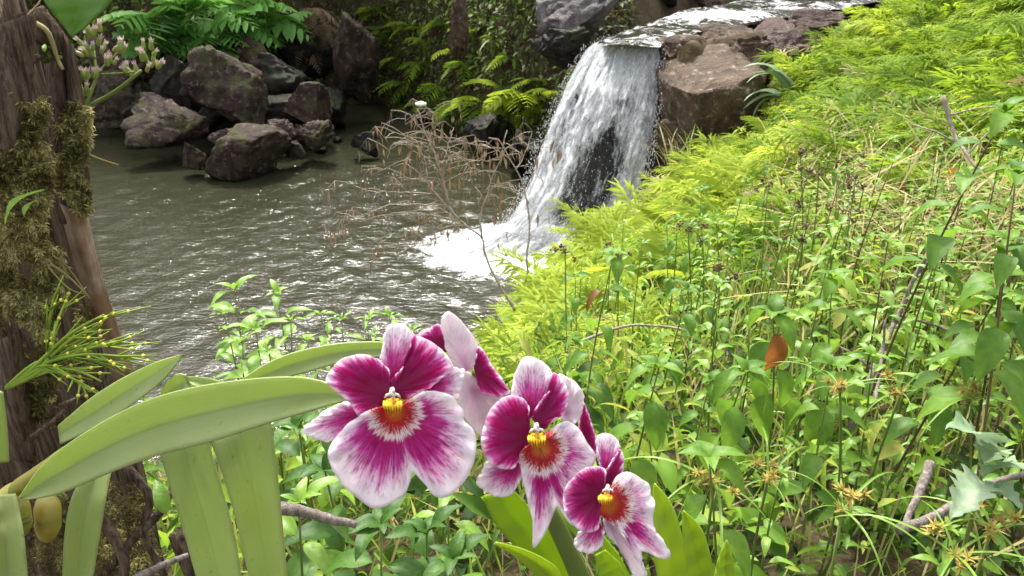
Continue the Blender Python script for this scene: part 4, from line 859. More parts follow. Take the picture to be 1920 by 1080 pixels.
def slab(name, L, Rr, dep, mat, parent, org, thick=.008, bulge=.012, n=20):
    """a curved strip of bark or leaf between two pixel edges, set at its own depths, with thickness"""
    a = catmull(np.c_[np.array(L, float), np.array(dep)[:, None]], n); c = catmull(np.c_[np.array(Rr, float), np.array(dep)[:, None]], n); V = []; mcol = 7
    for lay in (0, 1):
        for i in range(n):
            for j in range(mcol):
                u = j / (mcol - 1); q = a[i] * (1 - u) + c[i] * u; V.append(P(q[0], q[1], q[2] - bulge * math.sin(math.pi * u) + lay * thick + .0015 * mnoise.noise(Vector((u * 6, i * .5, q[0])))) - org)
    k = n * mcol; Fc = []
    for i in range(n - 1):
        for j in range(mcol - 1):
            q = i * mcol + j; Fc += [(q, q + 1, q + mcol + 1, q + mcol), (k + q, k + q + mcol, k + q + mcol + 1, k + q + 1)]
        q = i * mcol; Fc += [(q, q + mcol, k + q + mcol, k + q), (q + mcol - 1, k + q + mcol - 1, k + q + 2 * mcol - 1, q + 2 * mcol - 1)]
    for j in range(mcol - 1): Fc += [(j, k + j, k + j + 1, j + 1)]; q = (n - 1) * mcol + j; Fc += [(q, q + 1, k + q + 1, k + q)]
    return link(name, mesh_np(name, V, Fc, mat), parent)
sh = slab('bark_strip', [(108, 380), (130, 460), (160, 560), (190, 650), (215, 720)], [(166, 405), (182, 480), (208, 570), (236, 650), (262, 725)], [.90, .92, .95, .98, 1.0], M['sheath'], trunk, TB, .012, .02); sh['label'] = 'pale reddish peeled strip on the right side'
slab('bark_strip', [(84, 120), (90, 220), (96, 320), (112, 420)], [(118, 110), (128, 220), (138, 320), (150, 420)], [.86, .87, .89, .91], M['bark'], trunk, TB, .01, .012)
slab('bark_strip', [(118, 60), (122, 160), (130, 280), (128, 400)], [(140, 90), (158, 190), (168, 290), (168, 400)], [.85, .87, .885, .905], M['bark'], trunk, TB, .01, .014)
slab('bark_strip', [(-40, 60), (-30, 200), (-20, 330)], [(70, 20), (60, 190), (55, 330)], [.80, .82, .85], M['bark'], trunk, TB, .012, .02)
slab('bark_strip', [(20, 30), (60, 70), (100, 90)], [(80, 10), (120, 60), (150, 120)], [.84, .85, .86], M['bark'], trunk, TB, .012, .01)
slab('bark_strip', [(-10, 640), (-5, 740), (0, 860)], [(40, 620), (55, 740), (70, 870)], [.86, .9, .95], M['bark'], trunk, TB, .012, .02)
for pl, r0 in [([(-10, 150, .82), (40, 125, .82), (75, 105, .83)], .006), ([(60, 40, .83), (90, 60, .83), (108, 110, .84), (118, 130, .84)], .003), ([(95, 495, .84), (130, 520, .86), (165, 555, .87)], .0015), ([(100, 480, .84), (130, 505, .86), (168, 560, .87)], .0012), ([(90, 500, .85), (128, 540, .86), (160, 552, .87)], .001),
               ([(190, 1080, 1.0), (250, 1010, .98), (300, 960, .98), (330, 900, 1.0)], .008), ([(230, 870, .96), (280, 930, .97), (270, 1000, .98), (310, 1080, 1.0)], .006), ([(330, 1000, .99), (350, 1060, 1.0), (370, 1100, 1.02)], .010), ([(120, 900, .93), (180, 960, .94), (230, 1040, .96), (230, 1100, .98)], .009), ([(60, 820, .88), (100, 790, .88), (120, 770, .89)], .004), ([(200, 700, .93), (160, 740, .92), (110, 760, .9)], .004), ([(165, 290, .92), (190, 300, .93), (222, 310, .95)], .002), ([(0, 60, .8), (50, 30, .8), (80, -5, .8)], .001), ([(-5, 100, .8), (40, 40, .8), (75, 5, .8)], .0008)]:
    W = catmull([P(*q) for q in pl], 12); b = MB(); b.tube(W - TB, [r0 * (1 - .4 * i / 12) for i in range(12)], 6); b.build('root' if pl[0][1] > 600 else 'fibre', M['bark'] if r0 > .0035 else M['straw'], trunk)
# moss tufts as short blades over the bark
def moss(name, region, n, seed, dlo, dhi, ln=(.003, .0085), parent=trunk, tmean=.5):
    rs = np.random.RandomState(seed); pts = []
    while len(pts) < n:
        x = rs.uniform(*region[0]); y = rs.uniform(*region[1]); cx = (region[0][0] + region[0][1]) / 2; cy = (region[1][0] + region[1][1]) / 2
        e = ((x - cx) / (region[0][1] - cx)) ** 4 + ((y - cy) / (region[1][1] - cy)) ** 4 + 1.5 * mnoise.noise(Vector((x * .026, y * .017, seed))) + .5 * mnoise.noise(Vector((x * .08, y * .08, seed)))
        if e > .62 - .35 * (rs.rand() - .5): continue
        d = dlo + (dhi - dlo) * (y - region[1][0]) / (region[1][1] - region[1][0]) + .012 * mnoise.noise(Vector((x * .03, y * .03, 3))) + .016 * mnoise.noise(Vector((x * .09, y * .09, 9))); pts.append(P(x, y, d + .02 * (abs(x - cx) / 80) ** 2))
    L = np.array(pts) - TB; rm = rotm(math.pi + rs.uniform(-1.6, 1.6, n), rs.uniform(-.9, .9, n), rs.uniform(-.8, .8, n), rs.uniform(*ln, n)) @ np.diag([.6, 1, 1])
    V = np.einsum('nij,kj->nki', rm, np.array(LEAFLET_V)) + L[:, None]
    clump = np.array([mnoise.noise(Vector((p * 38).tolist())) for p in L])
    o = link(name, mesh_np(name, V.reshape(-1, 3), (np.array(LEAFLET_F)[None] + (np.arange(n) * 5)[:, None, None]).reshape(-1, 3), M['moss'], True, np.repeat(np.clip(tmean + .65 * clump + rs.randn(n) * .14, 0, 1), 5)), parent); o['kind'] = 'stuff'
moss('moss', ((-40, 100), (170, 440)), 17000, 3, .81, .85)
moss('moss', ((-40, 125), (400, 640)), 17000, 4, .845, .87)
moss('moss', ((104, 172), (190, 410)), 9000, 5, .855, .885, tmean=.6)
moss('moss', ((30, 120), (620, 800)), 6000, 6, .90, .92, tmean=.35)
moss('moss', ((40, 300), (900, 1100)), 8000, 7, .95, 1.0, tmean=.25)
moss('moss', ((140, 175), (560, 700)), 1200, 8, .94, .96, tmean=.6)

# whisk fern with yellow beads
t = empty('whisk_fern', P(10, 730, .84)); wb = np.array(t.location); tag(t, 'wiry yellow-green whisk fern with yellow beads on the trunk', 'plant')
M['whisk'] = leaf_mat('whisk_stem', [(.16, .26, .02), (.22, .33, .03), (.28, .38, .05)], .5, .1, .3); m = NM('yellow_bead'); M['bead'] = m.done(m.bsdf((.62, .58, .06), .4))
beads = []
for k in range(13):
    tx, ty = [(100, 560), (125, 560), (190, 610), (205, 640), (225, 650), (215, 670), (225, 690), (190, 715), (170, 735), (120, 640), (195, 590), (150, 720), (228, 668)][k]; d1 = uni(.80, .88)
    mid = (60 + uni(0, 40), 690 - k * 2 + (k > 6) * 20, .83); W = catmull([P(12, 728, .84), P(*mid), P((mid[0] + tx) / 2, (mid[1] + ty) / 2 - 12, (d1 + .83) / 2), P(tx, ty, d1)], 12)
    b = MB(); b.tube(W - wb, [.0028 * (1 - .7 * i / 12) for i in range(12)], 5)
    for q in range(7):
        j = RND.randint(5, 11); e = W[j] + (W[min(11, j + 1)] - W[j - 1]) * uni(.5, 1.6) + np.array([uni(-.01, .03), uni(-.02, .02), uni(-.014, .014)]); b.tube([W[j] - wb, e - wb], [.0013, .0006], 4)
        if RND.random() < .75: beads.append(W[j] * .4 + e * .6 - wb)
    b.build('branch', M['whisk'], t)
V, Fc = blobs(beads, np.full((len(beads), 3), .0022)); o = link('beads', mesh_np('beads', V, Fc, M['bead']), t); o['kind'] = 'stuff'

# flower-head weed behind the trunk
t = empty('flowering_weed', P(152, 230, 1.02)); wb = np.array(t.location); tag(t, 'weed with fluffy whitish flower heads right of the trunk top', 'plant')
b = MB(); b.tube(np.array([P(140, 320, 1.04), P(152, 230, 1.02), P(160, 200, 1.02)]) - wb, .003, 6)
def st_(pl, r0): b.tube(catmull([P(*q) for q in pl], 9) - wb, [r0 * (1 - .4 * i / 9) for i in range(9)], 5)
st_([(160, 200, 1.02), (185, 190, 1.02), (225, 165, 1.01), (265, 132, 1.0)], .0032); st_([(158, 205, 1.02), (170, 175, 1.02), (180, 140, 1.03), (175, 90, 1.04)], .0028); st_([(180, 140, 1.03), (210, 110, 1.03), (225, 95, 1.03)], .0018); st_([(190, 140, 1.02), (235, 137, 1.01), (250, 135, 1.0)], .0018); st_([(178, 110, 1.03), (160, 80, 1.04), (160, 60, 1.04)], .0018)
b.build('stem', M['stem'], t)
M['bud'] = leaf_mat('flower_bud', [(.20, .28, .05), (.30, .36, .10), (.38, .42, .16)], .5, .2, .3)
m = NM('pinkish_fluff'); M['fluff'] = m.done(m.bsdf(m.mix(m.rnd(), (.72, .66, .60), (.6, .42, .40)), .8))
hd = MB(); V = []; prof = [(0, .15), (.15, .55), (.5, .62), (.85, .5), (1, .42)]
hd.tube([(0, 0, z) for z, r_ in prof], [r_ * .45 for z, r_ in prof], 8)
HD = hd.mesh('bud', M['bud']); fl_ = MB()
for k in range(26): a = uni(0, 6.28); rr = uni(0, .2); fl_.blade((math.cos(a) * rr, math.sin(a) * rr, .9), (math.cos(a) * rr * 2.2, math.sin(a) * rr * 2.2, uni(1.3, 1.55)), .10, 0, 2, uni(0, 1))
FL = fl_.mesh('fluff', M['fluff'])
for (cx, cy, n, sp_) in [(272, 125, 15, 22), (178, 100, 13, 22), (172, 62, 10, 14), (225, 98, 4, 7), (245, 140, 4, 8), (165, 150, 7, 12), (205, 125, 4, 10), (160, 180, 4, 6)]:
    for k in range(n):
        x, y = cx + RND.gauss(0, sp_ * .6), cy + RND.gauss(0, sp_ * .6); p = P(x, y, 1.02 + uni(-.012, .012)) - wb; o = link('flower_head', HD, t)
        d_ = Vector(((x - cx) * .03 + uni(-.3, .5), uni(-.4, .2), .8 - (y - cy) * .02)); mm = Matrix.Translation(Vector(p.tolist())) @ d_.to_track_quat('Z', 'Y').to_matrix().to_4x4() @ Matrix.Scale(uni(.009, .013), 4)
        o.matrix_basis = mm; link('fluff', FL, o)

# ------------------------------------------------------------------ orchid plant with strap leaves
m = NM('orchid_leaf'); u_ = m.attr('u'); v_ = m.attr('v'); nz = m.noise(m.coord(), 22, 4, .6); st2 = m.noise(m.n('ShaderNodeCombineXYZ', {0: m.math('MULTIPLY', u_, 60), 1: m.math('MULTIPLY', v_, 1.3)}).outputs[0], 1., 3, .6)
c = m.mix(m.ramp(m.math('ADD', m.math('MULTIPLY', nz, .6), m.math('MULTIPLY', m.rnd(), .4)), [(.3, 0.), (.7, 1.)]), (.34, .45, .11), (.48, .56, .25))
c = m.mix(m.math('MULTIPLY', m.ramp(m.math('ABSOLUTE', m.math('SUBTRACT', u_, .5)), [(.0, 1.), (.035, 0.)]), .45), c, (.22, .34, .07))
c = m.mix(m.math('MULTIPLY', m.ramp(st2, [(.44, 0.), (.56, 1.)]), .38), c, (.52, .58, .29))
c = m.mix(m.ramp(m.math('ABSOLUTE', m.math('SUBTRACT', u_, .5)), [(.475, 0.), (.5, .7)]), c, (.42, .46, .22))
c = m.mix(m.ramp(m.noise(m.coord(), 160, 2), [(.68, 0.), (.73, .6)]), c, (.20, .16, .05))
c = m.mix(m.math('MULTIPLY', m.ramp(m.noise(m.coord(), 9, 5, .65), [(.55, 0.), (.70, 1.)]), .5), c, (.50, .50, .16))
c = m.mix(m.ramp(v_, [(.935, 0.), (.97, .75)]), c, (.22, .15, .05))
tl = m.n('ShaderNodeBsdfTranslucent', {'Color': (.44, .56, .15)}).outputs[0]
M['oleaf'] = m.done(m.mixs(.45, m.bsdf(c, .30, m.bump(m.math('ADD', st2, nz), .18, .003), .45), tl))
def strap_leaf(up, lo, dep, parent, org, fold=.018, name='leaf', mat='oleaf', thick=.0014, n=34, mc=11, wav=.0006):
    d = catmull(np.c_[np.array(dep, float), np.arange(len(dep)) * .01], n)[:, 0]; a = catmull(up, n); c = catmull(lo, n); V = []; U = []; W = []
    for i in range(n):
        wpx = np.hypot(*(a[i] - c[i]))
        for j in range(mc):
            u = j / (mc - 1); q = a[i] * (1 - u) + c[i] * u; f = (1 - abs(u - .5) * 2)
            V.append(P(q[0], q[1], d[i] + fold * f * min(1, wpx / 60) + wav * math.sin(i * .7 + u * 3)) - org); U.append(u); W.append(i / n)
    Fc = [(i * mc + j, i * mc + j + 1, (i + 1) * mc + j + 1, (i + 1) * mc + j) for i in range(n - 1) for j in range(mc - 1)]
    o = link(name, mesh_np(name, V, Fc, M[mat], True, None, None, {'u': U, 'v': W}), parent)
    s = o.modifiers.new('thickness', 'SOLIDIFY'); s.thickness = thick; return o
OB = P(30, 925, .78); orchid = empty('orchid_plant', OB); tag(orchid, 'orchid plant with long pale green strap leaves growing on the trunk', 'orchid')
strap_leaf([(36, 935), (80, 872), (150, 818), (250, 762), (350, 730), (470, 712), (560, 709), (620, 722), (656, 746)], [(36, 938), (110, 925), (200, 888), (300, 852), (400, 826), (500, 793), (570, 772), (625, 756), (656, 748)], [.72, .70, .67, .64, .61, .585, .57, .56, .555], orchid, OB)
strap_leaf([(108, 800), (130, 780), (180, 740), (235, 707), (290, 681), (341, 665)], [(112, 832), (150, 815), (200, 790), (255, 752), (305, 712), (341, 667)], [.76, .75, .74, .73, .72, .70], orchid, OB, .012)
strap_leaf([(300, 735), (318, 712), (335, 702), (352, 706), (364, 716)], [(312, 750), (330, 745), (345, 738), (360, 730), (372, 722)], [.74, .73, .72, .72, .73], orchid, OB, .01)
strap_leaf([(345, 706), (375, 707), (400, 712), (440, 722)], [(362, 722), (380, 728), (400, 735), (440, 745)], [.72, .73, .74, .75], orchid, OB, .006)
strap_leaf([(455, 712), (500, 683), (560, 660), (640, 645), (720, 643), (790, 655)], [(480, 722), (530, 708), (580, 695), (640, 678), (710, 668), (790, 660)], [.66, .655, .65, .65, .66, .67], orchid, OB, .014)
strap_leaf([(285, 800), (300, 852), (320, 920), (345, 1000), (372, 1100)], [(385, 790), (393, 832), (415, 910), (440, 1000), (456, 1100)], [.70, .70, .705, .72, .74], orchid, OB, .016)
strap_leaf([(370, 780), (392, 822), (420, 900), (448, 1000), (470, 1100)], [(495, 750), (508, 792), (520, 880), (530, 980), (541, 1100)], [.66, .655, .66, .68, .70], orchid, OB, .016)
strap_leaf([(165, 880), (135, 930), (121, 1000), (116, 1100)], [(215, 870), (206, 900), (192, 980), (172, 1100)], [.78, .77, .78, .80], orchid, OB, .012)
strap_leaf([(-30, 930), (-25, 1000), (-20, 1100)], [(30, 925), (45, 1000), (54, 1100)], [.76, .75, .76], orchid, OB, .015)
strap_leaf([(-30, 720), (-28, 800), (-25, 870)], [(6, 735), (14, 800), (18, 865)], [.72, .74, .76], orchid, OB, .008)
m = NM('yellowish_bulb'); nz = m.noise(m.coord(), 30, 4); M['bulb'] = m.done(m.bsdf(m.mix(m.ramp(nz, [(.35, 0.), (.65, 1.)]), (.16, .20, .03), (.34, .27, .05)), .45, m.bump(nz, .3, .004)))
for pl, rr in [([(88, 1015, .84), (90, 980, .83), (88, 945, .83), (82, 915, .84)], [.008, .013, .013, .005]), ([(14, 1010, .80), (16, 975, .79), (18, 940, .79), (24, 905, .79)], [.016, .022, .018, .008]), ([(20, 925, .78), (60, 895, .77), (100, 862, .765), (118, 840, .76)], [.009, .008, .006, .004])]:
    W = catmull([P(*q) for q in pl], 26); b = MB(); b.tube(W - OB, np.interp(np.linspace(0, 3, 26), range(4), rr) * (1 - .75 * np.abs(np.linspace(-1, 1, 26)) ** 6), 16); b.build('pseudobulb' if rr[1] > .009 else 'petiole', M['bulb'], orchid)
for (x, y, d, a, s, lab) in [(10, 420, .80, -1.0, .05, 'small bright green leaf on the mossy trunk, left edge'), (45, 405, .82, -.4, .02, 'tiny green leaf in the moss'), (312, 965, .92, .6, .045, 'small green leaf behind the hanging orchid leaves'), (84, 98, .82, .3, .012, 'tiny green leaf in the bark')]:
    o = put('seedling_leaf', L_BRIGHT[0], None, P(x, y, d), a, .9, s); tag(o, lab, 'leaf')
# leaf at the top left
strap_top = strap_leaf([(75, -40), (80, -5), (95, 20), (115, 45), (132, 68)], [(240, -60), (212, 0), (185, 30), (160, 52), (136, 70)], [.80, .80, .80, .805, .81], None, np.zeros(3), .01, 'broad_leaf', 'weed_b'); tag(strap_top, 'bright green leaf tip hanging into the top left', 'leaf')

# ------------------------------------------------------------------ orchid flowers
def petal_mat(name, mode):
    m = NM(name); t = m.attr('t'); uv = m.attr('puv', 'Vector'); s = m.n('ShaderNodeSeparateXYZ', {0: uv}); x, y = s.outputs[0], s.outputs[1]
    r_ = m.math('SQRT', m.math('ADD', m.math('MULTIPLY', x, x), m.math('MULTIPLY', y, y))); ri = m.math('DIVIDE', 1.0, m.math('ADD', r_, .02))
    dirv = m.n('ShaderNodeCombineXYZ', {0: m.math('MULTIPLY', x, ri), 1: m.math('MULTIPLY', y, ri), 2: m.math('MULTIPLY', t, .10)}).outputs[0]
    vein = m.noise(dirv, 16, 3, .6); vfine = m.noise(m.scale(dirv, (1, 1, 2.5)), 34, 2, .6); blot = m.noise(uv, 5, 3, .6)
    tt = m.math('ADD', t, m.math('ADD', m.math('MULTIPLY', m.math('SUBTRACT', vein, .5), .5 if mode != 'pale' else .3), m.math('MULTIPLY', m.math('SUBTRACT', blot, .5), .22)))
    tt = m.math('MULTIPLY', tt, .8333)
    dk, mg, pk, lt, wh = (.26, .002, .055), (.52, .007, .185), (.70, .10, .42), (.85, .56, .75), (.90, .84, .88)
    if mode == 'petal': st = [(.0, dk), (.38, (.32, .003, .085)), (.62, mg), (.73, pk), (.80, lt), (.86, wh)]
    elif mode == 'sepal': st = [(.0, (.30, .004, .10)), (.22, mg), (.42, pk), (.58, lt), (.72, wh)]
    elif mode == 'lip': st = [(.0, (.42, .005, .11)), (.34, (.52, .008, .20)), (.48, (.64, .06, .38)), (.60, lt), (.74, wh)]
    else: st = [(.0, (.55, .25, .42)), (.3, (.74, .60, .68)), (.7, (.82, .76, .78))]
    c = m.ramp(tt, st)
    c = m.mix(m.math('MULTIPLY', m.ramp(vfine, [(.52, 0.), (.60, 1.)]), m.ramp(t, [(.15, .6), (.75, .55), (.95, 0.)])), c, (.22, .004, .13) if mode != 'pale' else (.70, .48, .60))
    if mode == 'lip':
        ry = m.math('ADD', r_, m.math('MULTIPLY', m.math('SUBTRACT', vein, .5), .55))
        c = m.mix(m.ramp(ry, [(.50, 1.), (.56, 0.)]), c, (.84, .74, .76)); ry2 = m.math('ADD', r_, m.math('MULTIPLY', m.math('SUBTRACT', vfine, .5), .75))
        c = m.mix(m.ramp(ry2, [(.36, 1.), (.42, 0.)]), c, (.50, .018, .022)); c = m.mix(m.ramp(r_, [(.10, .8), (.22, 0.)]), c, (.60, .22, .02))
    nb = m.bump(vfine, .22, .0012)
    p = m.bsdf(c, .5, nb, .3, **{'Sheen Weight': .15}); tl = m.n('ShaderNodeBsdfTranslucent', {'Color': c}).outputs[0]
    return m.done(m.mixs(.5, p, tl))
for k_ in ('petal', 'sepal', 'lip', 'pale'): M['o_' + k_] = petal_mat('orchid_' + k_, k_)
m = NM('orchid_crest_yellow'); M['crest'] = m.done(m.bsdf(m.mix(m.ramp(m.noise(m.coord(), 260, 2), [(.56, 0.), (.62, .8)]), (.85, .56, .012), (.50, .12, .02)), .45))
m = NM('orchid_column_white'); M['column'] = m.done(m.bsdf((.74, .62, .56), .45, None, .4))
def petal(name, base, outline, dep, cup, parent, org, mat, px_per=100., rip=.004, k=7, tilt=(0, 0), ph=0.0, n=72, rings=16):
    ol = catmull(outline, n, True); b0 = np.array(base, float); V = []; T = []; UV = []
    L = np.linalg.norm(ol - b0, axis=1); Lm = L.max()
    for r_ in range(rings + 1):
        t = r_ / rings
        for i in range(n):
            q = b0 + (ol[i] - b0) * t; rel = (q - b0) / px_per; rad = t * L[i] / Lm
            d = dep + cup * rad ** 2 + rip * t ** 3 * (math.sin(k * 6.28 * i / n + ph) + .5 * math.sin(2.3 * k * 6.28 * i / n + ph * 2)) + (tilt[0] * rel[0] + tilt[1] * rel[1]) * .01 + .0016 * mnoise.noise(Vector((q[0] * .04, q[1] * .04, ph)))
            V.append(P(q[0], q[1], d) - org); T.append(t * min(1, .45 + .55 * (L[i] / Lm) ** .5) if L[i] < .25 * Lm else t); UV.append((rel[0], rel[1], ph))
    Fc = [(r_ * n + i, r_ * n + (i + 1) % n, (r_ + 1) * n + (i + 1) % n, (r_ + 1) * n + i) for r_ in range(rings) for i in range(n)]
    o = link(name, mesh_np(name, V, Fc, M[mat], True, None, UV, {'t': T}), parent); s = o.modifiers.new('thickness', 'SOLIDIFY'); s.thickness = .0007; s.offset = 1; return o
def A(pts): return [(560 + x / 2.842, 580 + y / 2.842) for x, y in pts]
def B(pts): return [(880 + x / 2.571, 660 + y / 2.571) for x, y in pts]
SB = P(1100, 1095, .56); spray_ = empty('orchid_spray', SB); tag(spray_, 'spray of magenta and white pansy-faced orchid flowers in the foreground', 'orchid')
b = MB(); b.tube(catmull([P(1108, 1130, .56), P(1085, 1075, .55), P(1055, 1010, .535), P(1030, 960, .525), (P(985, 880, .52)), P(935, 800, .52), P(860, 760, .52)], 24) - SB, np.linspace(.0078, .0035, 24), 10); b.build('stem', M['stem'], spray_)
def flower(th, dep, zoomf, sc, label):
    c0 = zoomf([th])[0]; b = MB(); b.tube(np.array([P(*c0, dep + .004), P(c0[0] + 4, c0[1] + 12, dep + .018), P(c0[0] + 12, c0[1] + 50, dep + .04)]) - SB, [.004, .003, .0022], 8)
    f = b.build('flower', M['stem'], spray_); f['label'] = label; return f
def heart(f, col, crest, dep, zf, s):
    c = zf([col])[0]; k = zf([crest])[0]; g = dep / F
    b = MB(); b.tube(np.array([P(c[0] + .5 * s, c[1] - 8 * s, dep - .002), P(c[0], c[1] - 5 * s, dep - .005), P(c[0] - s, c[1] + 1 * s, dep - .008), P(c[0], c[1] + 7 * s, dep - .009), P(c[0] + s, c[1] + 12 * s, dep - .006)]) - SB, np.array([1.5, 4.2, 5.4, 5, 3]) * s * g, 12)
    for sg in (-1, 1): b.tube(np.array([P(c[0] + sg * 5 * s, c[1] + 4 * s, dep - .006), P(c[0] + sg * 11 * s, c[1] + 6 * s, dep - .005), P(c[0] + sg * 15 * s, c[1] + 11 * s, dep - .004)]) - SB, np.array([2.6, 2.4, 1]) * s * g, 8)
    link('column', b.mesh('column', M['column']), f)
    b = MB()
    for q in range(7):
        x = (q - 3) * 5.0 * s; h = (17 - 2.2 * abs(q - 3) + (q % 2) * 3) * s; b.tube(np.array([P(k[0] + x, k[1] - h * .8, dep - .004), P(k[0] + x * 1.05, k[1], dep - .009), P(k[0] + x * .95 + 1, k[1] + h, dep - .007)]) - SB, [2.6 * s * g, 2.9 * s * g, 1.2 * s * g], 7)
    link('crest', b.mesh('crest', M['crest']), f)
d1 = .46
f = flower((500, 470), d1, A, 1, 'largest open flower, on the left')
def pt(nm, base, ol, dd, cup, mat, zf, d0, **kw): return petal(nm, zf([base])[0], zf(ol), d0 + dd, cup, f, SB, mat, **kw)
pt('sepal', (500, 400), [(485, 400), (455, 300), (438, 255), (447, 195), (460, 130), (478, 85), (528, 74), (575, 90), (602, 130), (608, 185), (592, 240), (562, 300), (520, 370)], .006, .004, 'o_sepal', A, d1, ph=.4, rip=.002)
pt('sepal', (690, 420), [(690, 432), (712, 395), (770, 345), (825, 308), (860, 318), (884, 325), (878, 375), (868, 415), (842, 475), (790, 455)], .010, .003, 'o_sepal', A, d1, ph=1.7, rip=.002, px_per=70)
pt('sepal', (325, 560), [(330, 590), (250, 645), (190, 698), (110, 697), (55, 672), (18, 648), (85, 585), (165, 528), (245, 495), (310, 520)], .010, .006, 'o_sepal', A, d1, ph=2.9, rip=.002)
pt('petal', (505, 440), [(488, 395), (540, 325), (585, 250), (603, 140), (650, 148), (705, 172), (762, 215), (802, 262), (824, 305), (805, 335), (750, 375), (700, 415), (640, 445), (570, 475), (520, 470)], .002, -.004, 'o_petal', A, d1, ph=.9, rip=.003)
pt('petal', (475, 465), [(485, 400), (480, 330), (440, 280), (400, 257), (330, 242), (260, 254), (200, 290), (155, 348), (149, 385), (190, 432), (262, 485), (300, 545), (330, 570), (400, 530), (470, 500)], .002, -.004, 'o_petal', A, d1, ph=2.1, rip=.003)
pt('lip', (512, 545), [(500, 510), (430, 525), (350, 555), (310, 580), (265, 605), (218, 660), (172, 718), (155, 772), (170, 832), (210, 905), (262, 965), (320, 1012), (372, 1050), (412, 1063), (462, 1050), (512, 1022), (562, 992), (590, 930), (604, 862), (640, 898), (680, 942), (722, 988), (772, 1006), (822, 982), (862, 942), (902, 890), (932, 820), (946, 750), (944, 680), (924, 632), (880, 592), (880, 545), (848, 512), (832, 480), (792, 450), (722, 436), (660, 440), (605, 465), (560, 490)], -.006, .008, 'o_lip', A, d1, ph=3.3, rip=.0035, k=6, n=110, rings=22)
heart(f, (500, 440), (500, 515), d1 - .006, A, 1.0)
d2 = .475
f = flower((325, 420), d2, B, 1, 'middle flower turned to the right')
pt('sepal', (300, 315), [(290, 320), (275, 250), (240, 215), (203, 205), (213, 130), (238, 62), (262, 28), (302, 24), (352, 48), (392, 88), (407, 140), (392, 182), (352, 232), (322, 295)], .004, .004, 'o_sepal', B, d2, ph=.2, rip=.002)
pt('petal', (325, 345), [(305, 310), (340, 240), (395, 170), (405, 98), (450, 138), (476, 190), (474, 250), (452, 300), (402, 332), (350, 375)], .003, -.004, 'o_petal', B, d2, ph=1.9, rip=.002)
pt('sepal', (470, 300), [(425, 118), (485, 130), (540, 180), (552, 240), (542, 290), (512, 345), (470, 350), (440, 310)], .010, .006, 'o_pale', B, d2, ph=.7, rip=.002)
pt('petal', (290, 420), [(290, 340), (278, 245), (232, 214), (172, 219), (120, 258), (76, 338), (58, 430), (70, 492), (100, 533), (150, 562), (202, 562), (234, 530), (254, 480), (300, 440)], .001, -.006, 'o_petal', B, d2, ph=2.6, rip=.0025)
pt('sepal', (238, 540), [(244, 530), (248, 605), (222, 662), (190, 692), (140, 698), (80, 672), (33, 630), (60, 582), (82, 530), (150, 550)], .010, .005, 'o_sepal', B, d2, ph=3.6, rip=.002)
pt('lip', (345, 465), [(300, 440), (262, 470), (242, 510), (252, 590), (272, 680), (298, 780), (310, 860), (303, 945), (342, 912), (372, 862), (402, 792), (424, 745), (455, 790), (500, 840), (520, 800), (470, 720), (520, 640), (590, 560), (610, 500), (570, 440), (530, 375), (480, 335), (425, 350), (390, 372), (350, 400)], -.005, .012, 'o_lip', B, d2, ph=4.1, rip=.003, k=6, n=100, rings=20)
heart(f, (325, 362), (325, 425), d2 - .006, B, .95)
d3 = .465
f = flower((660, 680), d3, B, 1, 'smallest open flower, lowest on the right')
pt('sepal', (655, 575), [(650, 580), (622, 530), (613, 460), (618, 405), (660, 392), (702, 410), (724, 450), (712, 492), (685, 540)], .005, .004, 'o_sepal', B, d3, ph=.5, rip=.0015, px_per=70)
pt('petal', (665, 640), [(650, 640), (660, 570), (700, 505), (726, 468), (742, 500), (742, 560), (716, 602), (690, 640)], .003, -.003, 'o_petal', B, d3, ph=1.3, rip=.0015)
pt('petal', (635, 690), [(655, 640), (650, 565), (592, 553), (530, 580), (480, 632), (453, 692), (460, 762), (490, 822), (540, 862), (592, 870), (622, 842), (634, 770), (650, 710)], .001, -.006, 'o_petal', B, d3, ph=2.2, rip=.0025)
pt('sepal', (625, 825), [(622, 815), (645, 850), (650, 885), (642, 925), (610, 960), (560, 968), (508, 936), (524, 872), (560, 850)], .010, .004, 'o_sepal', B, d3, ph=3.1, rip=.002)
pt('sepal', (665, 815), [(645, 800), (700, 835), (752, 890), (802, 960), (842, 1030), (852, 1085), (800, 1085), (758, 1000), (700, 920), (660, 870)], .004, .006, 'o_pale', B, d3, ph=.3, rip=.001)
pt('lip', (672, 735), [(655, 690), (690, 640), (728, 585), (780, 583), (830, 612), (868, 645), (872, 690), (894, 728), (884, 800), (902, 870), (942, 922), (966, 972), (950, 994), (890, 980), (828, 958), (835, 1030), (800, 955), (752, 885), (700, 832), (655, 800), (632, 765)], -.005, .010, 'o_lip', B, d3, ph=5.0, rip=.003, k=6, n=100, rings=20)
heart(f, (668, 655), (655, 712), d3 - .006, B, .75)
d4 = .50
f = flower((950, 330), d4, A, 1, 'pale flower seen from behind, between the two large ones')
pt('petal', (775, 210), [(640, 140), (690, 108), (745, 78), (778, 150), (782, 225), (740, 205), (690, 170)], .004, .002, 'o_petal', A, d4, ph=.2, rip=.001)
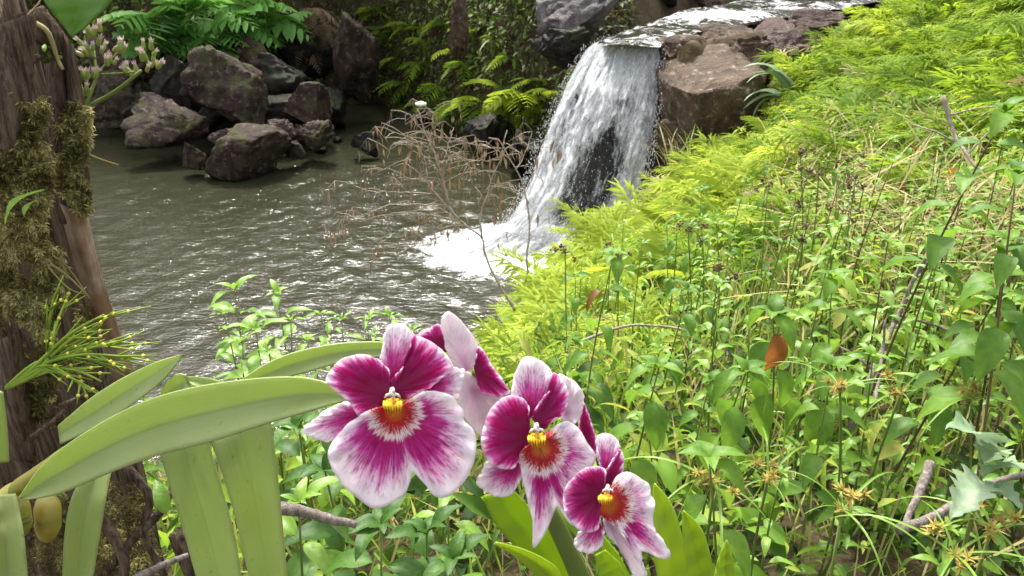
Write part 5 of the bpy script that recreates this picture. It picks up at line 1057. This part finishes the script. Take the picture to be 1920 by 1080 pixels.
pt('sepal', (900, 330), [(790, 12), (832, 30), (892, 92), (957, 192), (945, 290), (905, 330), (850, 312), (795, 240), (772, 140), (758, 60)], .0, -.004, 'o_pale', A, d4, ph=1.2, rip=.001)
pt('petal', (945, 330), [(955, 200), (995, 235), (1030, 300), (1090, 380), (1125, 445), (1100, 465), (1020, 462), (970, 430), (940, 330)], -.002, -.004, 'o_petal', A, d4, ph=2.2, rip=.002)
pt('lip', (930, 420), [(870, 330), (930, 350), (985, 400), (1080, 460), (1050, 560), (990, 680), (950, 660), (900, 600), (860, 540), (850, 440)], .004, .004, 'o_pale', A, d4, ph=3.2, rip=.001)
f = flower((600, 420), .50, B, 1, 'edge of a flower behind the middle one')
pt('petal', (560, 400), [(548, 240), (578, 310), (606, 395), (616, 465), (605, 502), (560, 465), (530, 405), (528, 330)], .0, -.003, 'o_petal', B, .492, ph=1.1, rip=.001)
# broad yellow-green leaves at the foot of the spray
M['yleaf'] = leaf_mat('young_orchid_leaf', [(.24, .36, .03), (.34, .46, .045), (.44, .54, .08)], .42, .5, .35)
for up, lo, dp in [([(905, 930), (930, 985), (980, 1040), (1030, 1100)], [(960, 915), (1010, 970), (1060, 1030), (1110, 1100)], [.58, .59, .60, .62]), ([(925, 1020), (960, 1040), (1000, 1075), (1020, 1100)], [(930, 1015), (985, 1030), (1040, 1060), (1060, 1100)], [.56, .57, .58, .59]), ([(1030, 945), (1060, 985), (1110, 1040), (1140, 1100)], [(1060, 940), (1110, 980), (1160, 1040), (1190, 1100)], [.60, .60, .60, .61]), ([(1115, 1040), (1120, 1070), (1130, 1100)], [(1135, 1030), (1165, 1060), (1180, 1100)], [.54, .545, .55]), ([(1225, 910), (1222, 960), (1225, 1030), (1235, 1100)], [(1228, 905), (1262, 950), (1285, 1030), (1290, 1100)], [.60, .60, .60, .61]), ([(1278, 960), (1280, 1020), (1285, 1100)], [(1282, 956), (1320, 1000), (1345, 1100)], [.62, .62, .62]), ([(1360, 1015), (1345, 1050), (1335, 1100)], [(1364, 1012), (1375, 1050), (1380, 1100)], [.60, .60, .60])]:
    strap_leaf(up, lo, dp, spray_, SB, .008, 'leaf', 'yleaf')
